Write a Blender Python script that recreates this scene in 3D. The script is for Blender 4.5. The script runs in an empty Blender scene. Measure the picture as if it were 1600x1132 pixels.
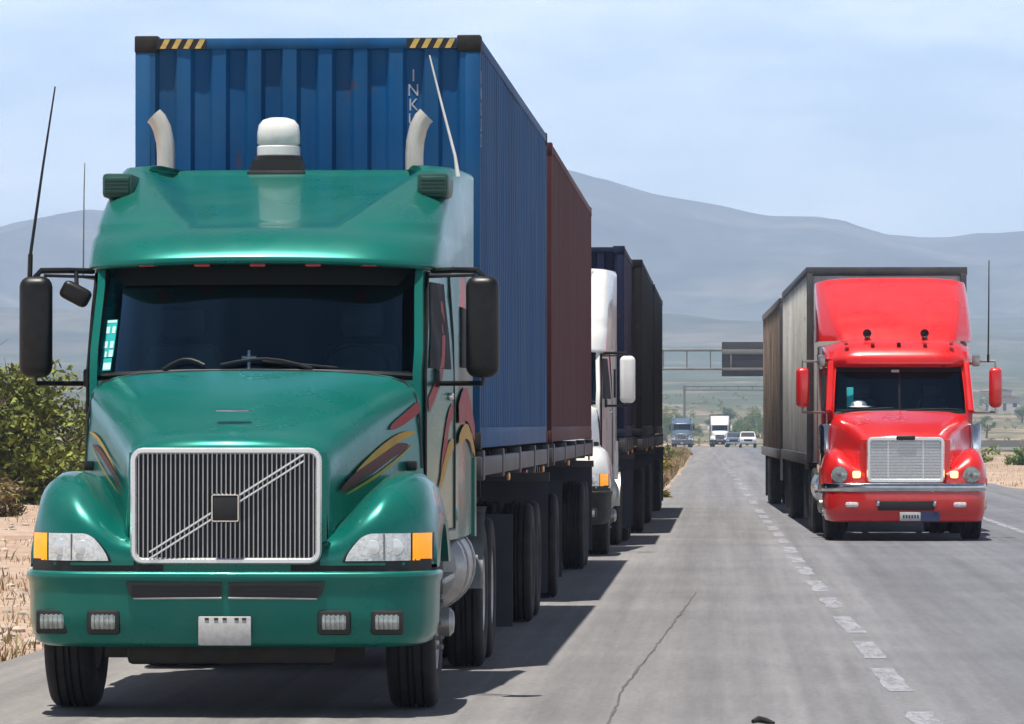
import bpy, bmesh, math, random
from mathutils import Vector, Matrix, noise
R = math.radians
random.seed(11)
SC = bpy.context.scene
COL = SC.collection

def lerp(a, b, t): return a + (b - a) * t
def sm(a, b, x):
    t = max(0.0, min(1.0, (x - a) / (b - a)))
    return t * t * (3 - 2 * t)
def interp(tab, x):
    if x <= tab[0][0]: return tab[0][1]
    for (a, fa), (b, fb) in zip(tab, tab[1:]):
        if x <= b: return fa + (fb - fa) * (x - a) / (b - a)
    return tab[-1][1]

# ---------------------------------------------------------------- mesh builder
class MB:
    def __init__(s): s.v = []; s.f = []
    def add(s, vs, fs):
        n = len(s.v)
        s.v += [tuple(p) for p in vs]; s.f += [tuple(i + n for i in f) for f in fs]
        return s
    def box(s, x0, x1, y0, y1, z0, z1):
        return s.add([(x0,y0,z0),(x1,y0,z0),(x1,y1,z0),(x0,y1,z0),(x0,y0,z1),(x1,y0,z1),(x1,y1,z1),(x0,y1,z1)],
                     [(0,3,2,1),(4,5,6,7),(0,1,5,4),(1,2,6,5),(2,3,7,6),(3,0,4,7)])
    def rbox(s, x0, x1, y0, y1, z0, z1, r=.02, seg=2, rot=None, piv=None):
        bm = bmesh.new(); bmesh.ops.create_cube(bm, size=1)
        for v in bm.verts:
            v.co = Vector(((x0+x1)/2 + v.co.x*(x1-x0), (y0+y1)/2 + v.co.y*(y1-y0), (z0+z1)/2 + v.co.z*(z1-z0)))
        r = min(r, (x1-x0)*.49, (y1-y0)*.49, (z1-z0)*.49)
        bmesh.ops.bevel(bm, geom=bm.edges[:], offset=r, segments=seg, profile=.5, affect='EDGES')
        bm.verts.ensure_lookup_table(); bm.verts.index_update()
        vs = [v.co.copy() for v in bm.verts]
        if rot is not None:
            p = Vector(piv) if piv else Vector(((x0+x1)/2,(y0+y1)/2,(z0+z1)/2))
            vs = [rot @ (v - p) + p for v in vs]
        s.add(vs, [[v.index for v in f.verts] for f in bm.faces]); bm.free()
        return s
    def grid(s, rows, close=False):
        nr, nc = len(rows), len(rows[0])
        fs = []
        for j in range(nr - 1):
            for i in range(nc if close else nc - 1):
                k = (i + 1) % nc
                fs.append((j*nc+i, j*nc+k, (j+1)*nc+k, (j+1)*nc+i))
        return s.add([p for r in rows for p in r], fs)
    def tube(s, pts, r, n=8, caps=True, closed=False):
        pts = [Vector(p) for p in pts]; m = len(pts)
        rad = r if isinstance(r, (list, tuple)) else [r]*m
        rows = []; ref = None
        for i, p in enumerate(pts):
            if closed: d = pts[(i+1) % m] - pts[i-1]
            else: d = pts[min(i+1, m-1)] - pts[max(i-1, 0)]
            d.normalize()
            if ref is None:
                ref = Vector((0,0,1)) if abs(d.z) < .9 else Vector((1,0,0))
            a = (ref - d*ref.dot(d))
            if a.length < 1e-5: a = Vector((0,1,0)) - d*d.y
            a.normalize(); ref = a
            b = d.cross(a)
            rows.append([p + (a*math.cos(2*math.pi*k/n) + b*math.sin(2*math.pi*k/n))*rad[i] for k in range(n)])
        if closed: rows.append(rows[0])
        base = len(s.v); s.grid(rows, close=True)
        if caps and not closed:
            s.f.append(tuple(base + k for k in range(n))[::-1]); s.f.append(tuple(base + (m-1)*n + k for k in range(n)))
        return s
    def lathe(s, prof, axis='z', c=(0,0,0), n=24, caps=False):
        rows = []
        for r, h in prof:
            row = []
            for k in range(n):
                a = 2*math.pi*k/n; p, q = r*math.cos(a), r*math.sin(a)
                if axis == 'z': row.append((c[0]+p, c[1]+q, c[2]+h))
                elif axis == 'y': row.append((c[0]+p, c[1]+h, c[2]+q))
                else: row.append((c[0]+h, c[1]+p, c[2]+q))
            rows.append(row)
        base = len(s.v); s.grid(rows, close=True)
        if caps:
            m = len(prof)
            s.f.append(tuple(base+k for k in range(n))); s.f.append(tuple(base+(m-1)*n+k for k in range(n)))
        return s
    def prism(s, pts, y0, y1, plane='xz'):
        n = len(pts)
        def P(p, d):
            if plane == 'xz': return (p[0], d, p[1])
            if plane == 'yz': return (d, p[0], p[1])
            return (p[0], p[1], d)
        vs = [P(p, y0) for p in pts] + [P(p, y1) for p in pts]
        fs = [tuple(range(n)), tuple(range(2*n-1, n-1, -1))] + [(i, n+i, n+(i+1) % n, (i+1) % n) for i in range(n)]
        return s.add(vs, fs)
    def build(s, name, mat, parent=None, angle=35, recalc=True, smooth=True):
        me = bpy.data.meshes.new(name); me.from_pydata(s.v, [], s.f)
        if recalc:
            bm = bmesh.new(); bm.from_mesh(me)
            bmesh.ops.recalc_face_normals(bm, faces=bm.faces[:]); bm.to_mesh(me); bm.free()
        if smooth:
            me.polygons.foreach_set('use_smooth', [True]*len(me.polygons))
            if angle < 180: me.set_sharp_from_angle(angle=R(angle))
        me.update()
        o = bpy.data.objects.new(name, me); COL.objects.link(o)
        if mat: me.materials.append(mat)
        if parent: o.parent = parent
        return o

def empty(name, loc=(0,0,0), rz=0, parent=None):
    o = bpy.data.objects.new(name, None); COL.objects.link(o)
    o.location = loc; o.rotation_euler = (0,0,rz); o.empty_display_size = .3
    if parent: o.parent = parent
    return o
def tag(o, label, cat=None, group=None, kind=None):
    if label: o['label'] = label
    if cat: o['category'] = cat
    if group: o['group'] = group
    if kind: o['kind'] = kind
    return o
def copy_tree(o, parent=None):
    c = o.copy(); COL.objects.link(c); c.parent = parent
    for ch in list(o.children): copy_tree(ch, c)
    return c

# ---------------------------------------------------------------- materials
def newmat(name):
    m = bpy.data.materials.new(name); m.use_nodes = True
    nt = m.node_tree; return m, nt, nt.nodes['Principled BSDF']
def N(nt, t, **kw):
    n = nt.nodes.new(t)
    for k, v in kw.items(): setattr(n, k, v)
    return n
def noise_node(nt, scale, detail=4, vec=None, rough=.55):
    n = N(nt, 'ShaderNodeTexNoise'); n.inputs['Scale'].default_value = scale
    n.inputs['Detail'].default_value = detail; n.inputs['Roughness'].default_value = rough
    if vec is not None: nt.links.new(vec, n.inputs['Vector'])
    return n
def ramp(nt, fac, stops):
    r = N(nt, 'ShaderNodeValToRGB'); e = r.color_ramp.elements
    while len(e) > 1: e.remove(e[-1])
    e[0].position = stops[0][0]; c = stops[0][1]; e[0].color = (*c, 1) if len(c) == 3 else c
    for p, c in stops[1:]:
        x = e.new(p); x.color = (*c, 1) if len(c) == 3 else c
    nt.links.new(fac, r.inputs['Fac']); return r
def mixc(nt, fac, a, b, mode='MIX'):
    m = N(nt, 'ShaderNodeMix', data_type='RGBA', blend_type=mode)
    for sock, val in ((m.inputs[0], fac), (m.inputs[6], a), (m.inputs[7], b)):
        if hasattr(val, 'is_linked'): nt.links.new(val, sock)
        elif isinstance(val, (int, float)): sock.default_value = val
        else: sock.default_value = (*val, 1) if len(val) == 3 else val
    return m.outputs[2]
def objco(nt): return N(nt, 'ShaderNodeTexCoord').outputs['Object']
def mapping(nt, vec, scale):
    m = N(nt, 'ShaderNodeMapping'); m.inputs['Scale'].default_value = scale
    nt.links.new(vec, m.inputs['Vector']); return m.outputs[0]

def surf(name, col, rough=.5, metal=0, coat=0, var=.15, vscale=3, dirt=None, dirt_amt=.3, bump=0, bscale=40, spec=.5, coat_rough=.05, speck=0):
    m, nt, b = newmat(name); co = objco(nt)
    n1 = noise_node(nt, vscale, 5, co)
    lo = tuple(c*(1-var) for c in col); hi = tuple(min(1, c*(1+var)) for c in col)
    c = ramp(nt, n1.outputs['Fac'], [(.3, lo), (.7, hi)]).outputs['Color']
    if dirt:
        n2 = noise_node(nt, vscale*2.0, 3, co, .5)
        f = ramp(nt, n2.outputs['Fac'], [(.40, (0,0,0)), (.85, (dirt_amt*1.3,)*3)]).outputs['Color']
        c = mixc(nt, f, c, dirt)
    if speck:
        ns = noise_node(nt, 55, 3, co, .8); nb = noise_node(nt, 1.3, 3, co)
        f = mixc(nt, 1, ramp(nt, ns.outputs['Fac'], [(.60, (0,0,0)), (.74, (speck,)*3)]).outputs['Color'], ramp(nt, nb.outputs['Fac'], [(.35, (.1,.1,.1)), (.65, (1,1,1))]).outputs['Color'], 'MULTIPLY')
        c = mixc(nt, f, c, (.30,.26,.20))
    nt.links.new(c, b.inputs['Base Color']); b.inputs['Coat IOR'].default_value = 1.45
    rr = ramp(nt, n1.outputs['Fac'], [(.3, (rough*.85,)*3), (.7, (min(1, rough*1.15),)*3)])
    nt.links.new(rr.outputs['Color'], b.inputs['Roughness'])
    b.inputs['Metallic'].default_value = metal
    b.inputs['Coat Weight'].default_value = coat; b.inputs['Coat Roughness'].default_value = coat_rough
    b.inputs['Specular IOR Level'].default_value = spec
    if bump:
        n3 = noise_node(nt, bscale, 4, co); bp = N(nt, 'ShaderNodeBump')
        bp.inputs['Strength'].default_value = bump; bp.inputs['Distance'].default_value = .01
        nt.links.new(n3.outputs['Fac'], bp.inputs['Height']); nt.links.new(bp.outputs['Normal'], b.inputs['Normal'])
    return m
def glow(name, col, strength):
    m, nt, b = newmat(name)
    b.inputs['Base Color'].default_value = (*col, 1); b.inputs['Roughness'].default_value = .15
    b.inputs['Emission Color'].default_value = (*col, 1); b.inputs['Emission Strength'].default_value = strength
    return m
def glassmat(name, tint, ior=1.5, refl=(.55,.80,1.0)):
    m, nt, b = newmat(name); out = nt.nodes['Material Output']
    tr = N(nt, 'ShaderNodeBsdfTransparent'); tr.inputs['Color'].default_value = (*tint, 1)
    gl = N(nt, 'ShaderNodeBsdfGlossy'); gl.inputs['Roughness'].default_value = .006; gl.inputs['Color'].default_value = (*refl, 1)
    fr = N(nt, 'ShaderNodeFresnel'); fr.inputs['IOR'].default_value = ior
    mx = N(nt, 'ShaderNodeMixShader')
    nt.links.new(fr.outputs[0], mx.inputs[0]); nt.links.new(tr.outputs[0], mx.inputs[1]); nt.links.new(gl.outputs[0], mx.inputs[2])
    nt.links.new(mx.outputs[0], out.inputs['Surface']); nt.nodes.remove(b)
    return m

M = {}
M['green'] = surf('green_paint', (.003,.155,.124), .29, .36, .32, .06, 1.5, (.14,.13,.11), .10, coat_rough=.07, spec=.22, speck=.08)
M['green_dark'] = surf('dark_green_plastic', (.008,.06,.045), .45, 0, 0, .1, 8)
M['white'] = surf('white_paint', (.72,.72,.70), .3, 0, .6, .05, 2, (.35,.31,.26), .22)
M['red'] = surf('red_paint', (.62,.009,.008), .30, 0, .8, .05, 2, (.25,.10,.08), .09, coat_rough=.06, speck=.07)
M['bluegrey'] = surf('blue_grey_paint', (.08,.13,.19), .35, .2, .5, .08, 2)
M['chrome'] = surf('chrome', (.62,.62,.63), .12, 1, 0, .05, 6, (.2,.18,.15), .3)
M['bright'] = surf('bright_trim', (.78,.78,.78), .28, .6, 0, .05, 6)
M['bar'] = surf('grille_bar_metal', (.46,.46,.47), .35, .7, 0, .05, 6)
M['alloy'] = surf('dull_alloy', (.42,.42,.41), .38, .9, 0, .12, 5, (.12,.10,.08), .5)
M['black'] = surf('black_plastic', (.006,.006,.0065), .42, 0, 0, .2, 8, (.04,.035,.03), .2, spec=.35)
M['rubber'] = surf('tyre_rubber', (.009,.009,.009), .8, 0, 0, .25, 7, (.05,.042,.035), .4)
M['chassis'] = surf('chassis_steel', (.010,.009,.009), .65, .2, 0, .3, 5, (.045,.034,.025), .5)
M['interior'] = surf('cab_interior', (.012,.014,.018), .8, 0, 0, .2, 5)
M['seat'] = surf('seat_fabric', (.07,.075,.09), .9, 0, 0, .2, 9)
M['glass'] = glassmat('windscreen_glass', (.42,.52,.60), 1.46, (.34,.70,1.0))
M['lens'] = surf('headlamp_lens', (.66,.67,.66), .16, .2, 1, .2, 30, (.9,.9,.9), .5, .4, 60)
M['lens_grey'] = surf('grey_lamp_lens', (.30,.33,.31), .14, .3, 1, .25, 30)
M['amber'] = surf('amber_lens', (.9,.30,.002), .2, 0, 1, .12, 30)
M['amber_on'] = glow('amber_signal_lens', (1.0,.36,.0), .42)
M['amber_lit'] = glow('lit_amber_lamp', (1.0,.55,.20), 2.0)
M['lamp_core'] = surf('lamp_reflector', (.82,.82,.8), .08, 1, 0, .05, 20)
M['plate'] = surf('plate_white', (.5,.5,.49), .5, 0, 0, .1, 30, (.25,.22,.2), .4)
M['plate_blue'] = surf('plate_blue', (.02,.045,.12), .5)
M['ink'] = surf('dark_ink', (.03,.03,.035), .6)
M['cream'] = surf('stack_pipe', (.58,.55,.50), .35, .3, .2, .06, 5, (.3,.24,.18), .3)
M['dome_white'] = surf('white_dome', (.78,.77,.74), .35, 0, .4, .05, 6, (.35,.3,.25), .3)
M['decal_red'] = surf('decal_red', (.34,.035,.04), .5, 0, 0, .2, 6, spec=.2)
M['decal_maroon'] = surf('decal_maroon', (.11,.022,.018), .5, 0, 0, .3, 6, spec=.2)
M['decal_yellow'] = surf('decal_yellow', (.52,.29,.03), .5, 0, 0, .2, 6, spec=.2)
M['sticker'] = surf('cyan_sticker', (.02,.42,.42), .4)
M['sticker_white'] = surf('white_sticker', (.55,.78,.78), .4)
M['hazard_black'] = surf('hazard_black', (.012,.012,.012), .5)
M['hazard_yellow'] = surf('hazard_yellow', (.62,.42,.12), .5, 0, 0, .25, 20)
M['text_white'] = surf('white_lettering', (.50,.53,.58), .6, 0, 0, .35, 14, (.05,.12,.24), .6)

def container_mat(name, col, dirt, amt, rust=(.10,.045,.02), st=(3.2,3.2,.22)):
    m, nt, b = newmat(name); co = objco(nt)
    streak = noise_node(nt, 1.0, 6, mapping(nt, co, st), .6)
    patch = noise_node(nt, .7, 5, co)
    c = ramp(nt, streak.outputs['Fac'], [(.32, tuple(x*.72 for x in col)), (.68, tuple(x*1.22 for x in col))]).outputs['Color']
    f = ramp(nt, patch.outputs['Fac'], [(.42, (0,0,0)), (.72, (amt,)*3)]).outputs['Color']
    c = mixc(nt, f, c, dirt)
    r = noise_node(nt, 5, 8, co, .75)
    f2 = ramp(nt, r.outputs['Fac'], [(.60, (0,0,0)), (.70, (.75,)*3)]).outputs['Color']
    c = mixc(nt, f2, c, rust)
    nt.links.new(c, b.inputs['Base Color'])
    b.inputs['Roughness'].default_value = .55; b.inputs['Specular IOR Level'].default_value = .22
    bp = N(nt, 'ShaderNodeBump'); bp.inputs['Strength'].default_value = .25; bp.inputs['Distance'].default_value = .02
    nt.links.new(patch.outputs['Fac'], bp.inputs['Height']); nt.links.new(bp.outputs['Normal'], b.inputs['Normal'])
    return m
M['c_blue'] = container_mat('blue_container_steel', (.001,.076,.225), (.05,.12,.19), .5)
M['c_maroon'] = container_mat('maroon_container_steel', (.080,.017,.019), (.09,.045,.04), .4)
M['c_navy'] = container_mat('navy_container_steel', (.008,.013,.045), (.03,.035,.05), .35)
M['c_brown'] = container_mat('dark_brown_container_steel', (.012,.010,.011), (.026,.022,.02), .4)
M['t_grey'] = container_mat('grey_trailer_panel', (.62,.61,.58), (.40,.37,.32), .5, (.2,.16,.11), (1.0,.8,.5))
M['t_tan'] = container_mat('tan_trailer_panel', (.27,.21,.165), (.10,.075,.055), .75, (.05,.04,.03), (.9,.55,.7))
M['rail'] = surf('trailer_rail_steel', (.07,.072,.08), .5, .3, 0, .3, 3, (.10,.075,.05), .5)
M['flap'] = surf('mud_flap', (.03,.033,.045), .6, 0, 0, .25, 6)
M['tail_red'] = surf('red_lens', (.4,.01,.01), .2, 0, 1)
M['sign_dark'] = surf('sign_back', (.03,.03,.032), .6, .2, 0, .2, 2)
M['galv'] = surf('galvanised_steel', (.20,.21,.21), .5, .5, 0, .2, 2)
M['sign_face'] = surf('sign_slat_grey', (.17,.165,.155), .6)
M['concrete'] = surf('pale_concrete', (.16,.17,.165), .85, 0, 0, .2, .8)
M['plaster'] = surf('pale_plaster', (.55,.51,.46), .9, 0, 0, .12, .6)
M['roof_tile'] = surf('roof_sheet', (.24,.14,.10), .8)
M['bark'] = surf('bark', (.10,.07,.045), .9, 0, 0, .3, 9)

def leaf(name, lo, hi, dry=None):
    m, nt, b = newmat(name)
    g = N(nt, 'ShaderNodeNewGeometry')
    c = ramp(nt, g.outputs['Random Per Island'], [(0, lo), (.6, hi), (.93, hi), (1, dry or hi)]).outputs['Color']
    n = noise_node(nt, 1.6, 3, objco(nt))
    f = ramp(nt, n.outputs['Fac'], [(.4, (.62,.62,.62)), (.62, (1.25,1.25,1.15))]).outputs['Color']
    c = mixc(nt, 1.0, c, f, 'MULTIPLY')
    nt.links.new(c, b.inputs['Base Color']); b.inputs['Roughness'].default_value = .6
    b.inputs['Specular IOR Level'].default_value = .3
    try: b.inputs['Subsurface Weight'].default_value = 0
    except Exception: pass
    return m
M['leaf_a'] = leaf('olive_leaves', (.080,.105,.015), (.20,.23,.034), (.17,.13,.04))
M['leaf_b'] = leaf('green_leaves', (.030,.078,.012), (.10,.18,.026), (.10,.11,.03))
M['leaf_c'] = leaf('dry_scrub_leaves', (.10,.075,.03), (.20,.15,.06), (.30,.23,.10))
M['leaf_y'] = leaf('yellow_weed_leaves', (.16,.13,.02), (.32,.26,.04), (.4,.33,.1))
M['grass'] = leaf('dry_grass_blades', (.22,.15,.075), (.42,.31,.17), (.14,.15,.04))
# ---------------------------------------------------------------- wheels
def tyre_prof(Rr, w, x0=0):
    p = [(.56,-.78),(.62,-.93),(.74,-1.0),(.86,-.99),(.945,-.92),(.985,-.80),(1,-.62),(1,-.52),(.968,-.50),(.968,-.43),(1,-.41),
         (1,-.17),(.968,-.15),(.968,-.07),(1,-.05),(1,.05),(.968,.07),(.968,.15),(1,.17),(1,.41),(.968,.43),(.968,.50),(1,.52),
         (1,.62),(.985,.80),(.945,.92),(.86,.99),(.74,1.0),(.62,.93),(.56,.78)]
    return [(r*Rr, x0 + x*w/2) for r, x in p]
WHEELS = {}
def wheel(parent, u, v, z, Rr=.52, W=.29, dual=False, rimmat='alloy', name='wheel'):
    s = 1 if u > 0 else -1
    key = (Rr, W, dual, rimmat, s)
    if key not in WHEELS:
        hub = MB(); t = MB(); rm = MB()
        if dual:
            for xx in (0, -s*(W+.04)): t.lathe(tyre_prof(Rr, W, xx), 'x', n=44)
            rm.lathe([(.57*Rr, s*W*.42),(.55*Rr, s*W*.44),(.50*Rr, s*W*.40),(.47*Rr, -s*W*.05),(.44*Rr, -s*W*.18),(.22*Rr, -s*W*.2)], 'x', n=32)
            rm.lathe([(.57*Rr, -s*W*.42),(.57*Rr, -s*(W*1.4))], 'x', n=32)
            hub.lathe([(.235*Rr, -s*W*.22),(.235*Rr, s*W*.30),(.20*Rr, s*W*.42),(.02, s*W*.45)], 'x', n=20)
            nx = -s*W*.16
        else:
            t.lathe(tyre_prof(Rr, W), 'x', n=44)
            rm.lathe([(.57*Rr, s*W*.42),(.55*Rr, s*W*.46),(.50*Rr, s*W*.40),(.47*Rr, s*W*.22),(.40*Rr, s*W*.40),(.30*Rr, s*W*.48),(.15*Rr, s*W*.5)], 'x', n=32)
            rm.lathe([(.56*Rr, -s*W*.42),(.50*Rr, -s*W*.36),(.2*Rr, -s*W*.1)], 'x', n=32)
            hub.lathe([(.17*Rr, s*W*.45),(.17*Rr, s*W*.72),(.12*Rr, s*W*.80),(.01, s*W*.82)], 'x', n=20)
            nx = s*W*.46
        for k in range(10):
            a = 2*math.pi*k/10
            hub.lathe([(.016, nx - .02),(.016, nx + s*.035),(.001, nx + s*.036)], 'x', (0, .31*Rr*math.cos(a), .31*Rr*math.sin(a)), 6)
        h = hub.build(name, M['alloy' if rimmat == 'chrome' else rimmat])
        t.build('tyre', M['rubber'], h); rm.build('rim', M[rimmat], h)
        WHEELS[key] = h; h.location = (u, v, z); h.parent = parent
        return h
    h = copy_tree(WHEELS[key], parent); h.location = (u, v, z); return h

# ---------------------------------------------------------------- body sheets
def hood_side_u(H, v, z):
    t = max(0, min(1, (v - H['v0'])/(H['v1'] - H['v0'])))
    w = interp(H['w'], t); zt = interp(H['z'], t)
    return w*(1 + .03*sm(0, .8, zt - z))
def hood_mb(H):
    rows = []
    sec = [(0,0),(.25,.002),(.5,.010),(.7,.024),(.83,.045),(.92,.078),(.97,.12),(.995,.18),(1.0,.26)]
    fr = [(0, -.075, .965),(.012, -.035, .985),(.035, -.010, .995)]
    vs = [(H['v0'] + a, dz, ws) for a, dz, ws in fr] + [(lerp(H['v0'] + .08, H['v1'], k/14), 0, 1) for k in range(15)]
    for v, dz, ws in vs:
        t = (v - H['v0'])/(H['v1'] - H['v0']); w = interp(H['w'], t)*ws; zt = interp(H['z'], t) + dz
        half = [(w*a, v + .10*a*a*(t < .5)*(.5 - t)*2, zt - d*H.get('crown', 1)) for a, d in sec]
        for zz in (.45, .7, .9): half.append((hood_side_u(H, v, zt - zz)*ws, half[-1][1], zt - zz + .0))
        rows.append([(-x, y, z) for x, y, z in half[:0:-1]] + half)
    return MB().grid(rows)

FEND = dict(cr=[(.55,1.12),(.66,1.17),(.78,1.31),(.90,1.415),(1.02,1.445),(1.10,1.425),(1.165,1.355),(1.205,1.20)],
            vf=[(.55,.06),(.70,.06),(.82,.075),(.92,.11),(1.03,.18),(1.12,.28),(1.18,.39),(1.21,.5)],
            zlo=.895, vend=2.02, prof=[(0,0),(0,.2),(.004,.38),(.018,.54),(.05,.70),(.11,.85),(.2,.95),(.36,1.0),(.56,1.0),(.76,.93),(.90,.72),(.98,.3),(1.0,0)])
def fend_front_v(F, u, z):
    cr, vf = interp(F['cr'], u), interp(F['vf'], u)
    h = (z - F['zlo'])/(cr - F['zlo'])
    tab = [(hh, a) for a, hh in F['prof'][:8]]
    return vf + interp(tab, h)*(F['vend'] - vf)
def fender_mb(F, s, arch=(1.25,.52,.60)):
    us = [lerp(F['cr'][0][0], F['cr'][-1][0], k/16) for k in range(17)]
    rows = []
    prof = []
    for (a, h), (a2, h2) in zip(F['prof'], F['prof'][1:]):
        prof += [(a, h), ((a + a2)/2, (h + h2)/2)]
    prof.append(F['prof'][-1])
    for a, h in prof:
        row = []
        for u in us:
            cr, vf = interp(F['cr'], u), interp(F['vf'], u)
            row.append((s*u, vf + a*(F['vend'] - vf), F['zlo'] + h*(cr - F['zlo'])))
        x, v, z = row[-1]
        d = abs(v - arch[0])
        za = arch[1] + math.sqrt(max(0, arch[2]**2 - d*d)) if d < arch[2] else F['zlo'] - .02
        za = max(za, F['zlo'] - .02)
        for q in (.4, 1.0): row.append((s*(F['cr'][-1][0] + .012), v, min(z, lerp(z, za, q))))
        row.append((s*(F['cr'][-1][0] - .05), v, min(z, za)))
        rows.append(row)
    return MB().grid(rows)

def bumper_mb(path, prof, nsub=5):
    """path: half plan (u,v) from the middle outwards; prof: (outwards, z)"""
    pts = []
    for (a, b), (c, d) in zip(path, path[1:]):
        for k in range(nsub): pts.append((lerp(a, c, k/nsub), lerp(b, d, k/nsub)))
    pts.append(path[-1])
    for _ in range(3):
        pts = [pts[0]] + [((pts[i-1][0] + 2*pts[i][0] + pts[i+1][0])/4, (pts[i-1][1] + 2*pts[i][1] + pts[i+1][1])/4) for i in range(1, len(pts)-1)] + [pts[-1]]
    full = [(-u, v) for u, v in pts[:0:-1]] + pts
    rows = []
    for o, z in prof:
        row = []
        for i, (u, v) in enumerate(full):
            a, b = full[max(i-1, 0)], full[min(i+1, len(full)-1)]
            du, dv = b[0]-a[0], b[1]-a[1]; L = math.hypot(du, dv)
            row.append((u + o*dv/L, v - o*du/L, z))
        rows.append(row)
    return MB().grid(rows)

def rrect(u0, u1, z0, z1, r, n=4):
    pts = []
    for cx, cz, a0 in ((u1-r, z1-r, 0), (u0+r, z1-r, 90), (u0+r, z0+r, 180), (u1-r, z0+r, 270)):
        for k in range(n+1):
            a = R(a0 + 90*k/n); pts.append((cx + r*math.cos(a), cz + r*math.sin(a)))
    return pts
def ring_tube(u0, u1, z0, z1, v, r, rad, n=6):
    return MB().tube([(p[0], v, p[1]) for p in rrect(u0, u1, z0, z1, r)], rad, n, closed=True)

def text_mb(txt, size, vertical=False):
    """flat lettering in the local xz plane, thickness along -y"""
    out = MB(); zc = 0
    for line in (list(txt) if vertical else [txt]):
        cu = bpy.data.curves.new('t', 'FONT'); cu.body = line; cu.size = size; cu.align_x = 'CENTER'; cu.extrude = .002
        ob = bpy.data.objects.new('t', cu); COL.objects.link(ob)
        bpy.context.view_layer.update()
        me = ob.evaluated_get(bpy.context.evaluated_depsgraph_get()).to_mesh()
        out.add([(v.co.x, -v.co.z, v.co.y + zc) for v in me.vertices], [tuple(p.vertices) for p in me.polygons])
        bpy.data.objects.remove(ob); bpy.data.curves.remove(cu)
        zc -= size*.86
    return out

def windscreen(zb, zt, vb, vt, ub, ut, curve):
    def P(q, t):
        u = lerp(ub, ut, t)*q
        return (u, lerp(vb, vt, t) + curve*abs(q)**2.6, lerp(zb, zt, t) - .03*abs(q)**3*(1 - t))
    return P

def drive_axles(root, vs, z=.52):
    ax = MB()
    for v in vs:
        ax.tube([(-1.0, v, z), (1.0, v, z)], .075, 10)
        ax.rbox(-.2, .2, v-.22, v+.24, z-.2, z+.22, .08, 3)
    ax.build('axle', M['chassis'], root)
    for v in vs:
        for s in (-1, 1): wheel(root, s*1.085, v, z, .52, .27, True, 'alloy')

def chassis(root, v0, v1, w=.43):
    c = MB()
    for s in (-1, 1):
        c.box(s*w - .04, s*w + .04, v0, v1, .72, .98)
    v = v0 + .3
    while v < v1: c.box(-w + .042, w - .042, v, v + .1, .75, .95); v += 1.1
    c.rbox(-.36, .36, v0 + .5, v0 + 1.9, .40, 1.15, .1, 2)      # engine and sump
    c.tube([(-.95, 1.25, .50), (-.4, 1.25, .40), (.4, 1.25, .40), (.95, 1.25, .50)], .06, 8)
    c.rbox(-.62, .62, .32, .44, .30, .46, .03)
    c.build('chassis_frame', M['chassis'], root)

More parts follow.
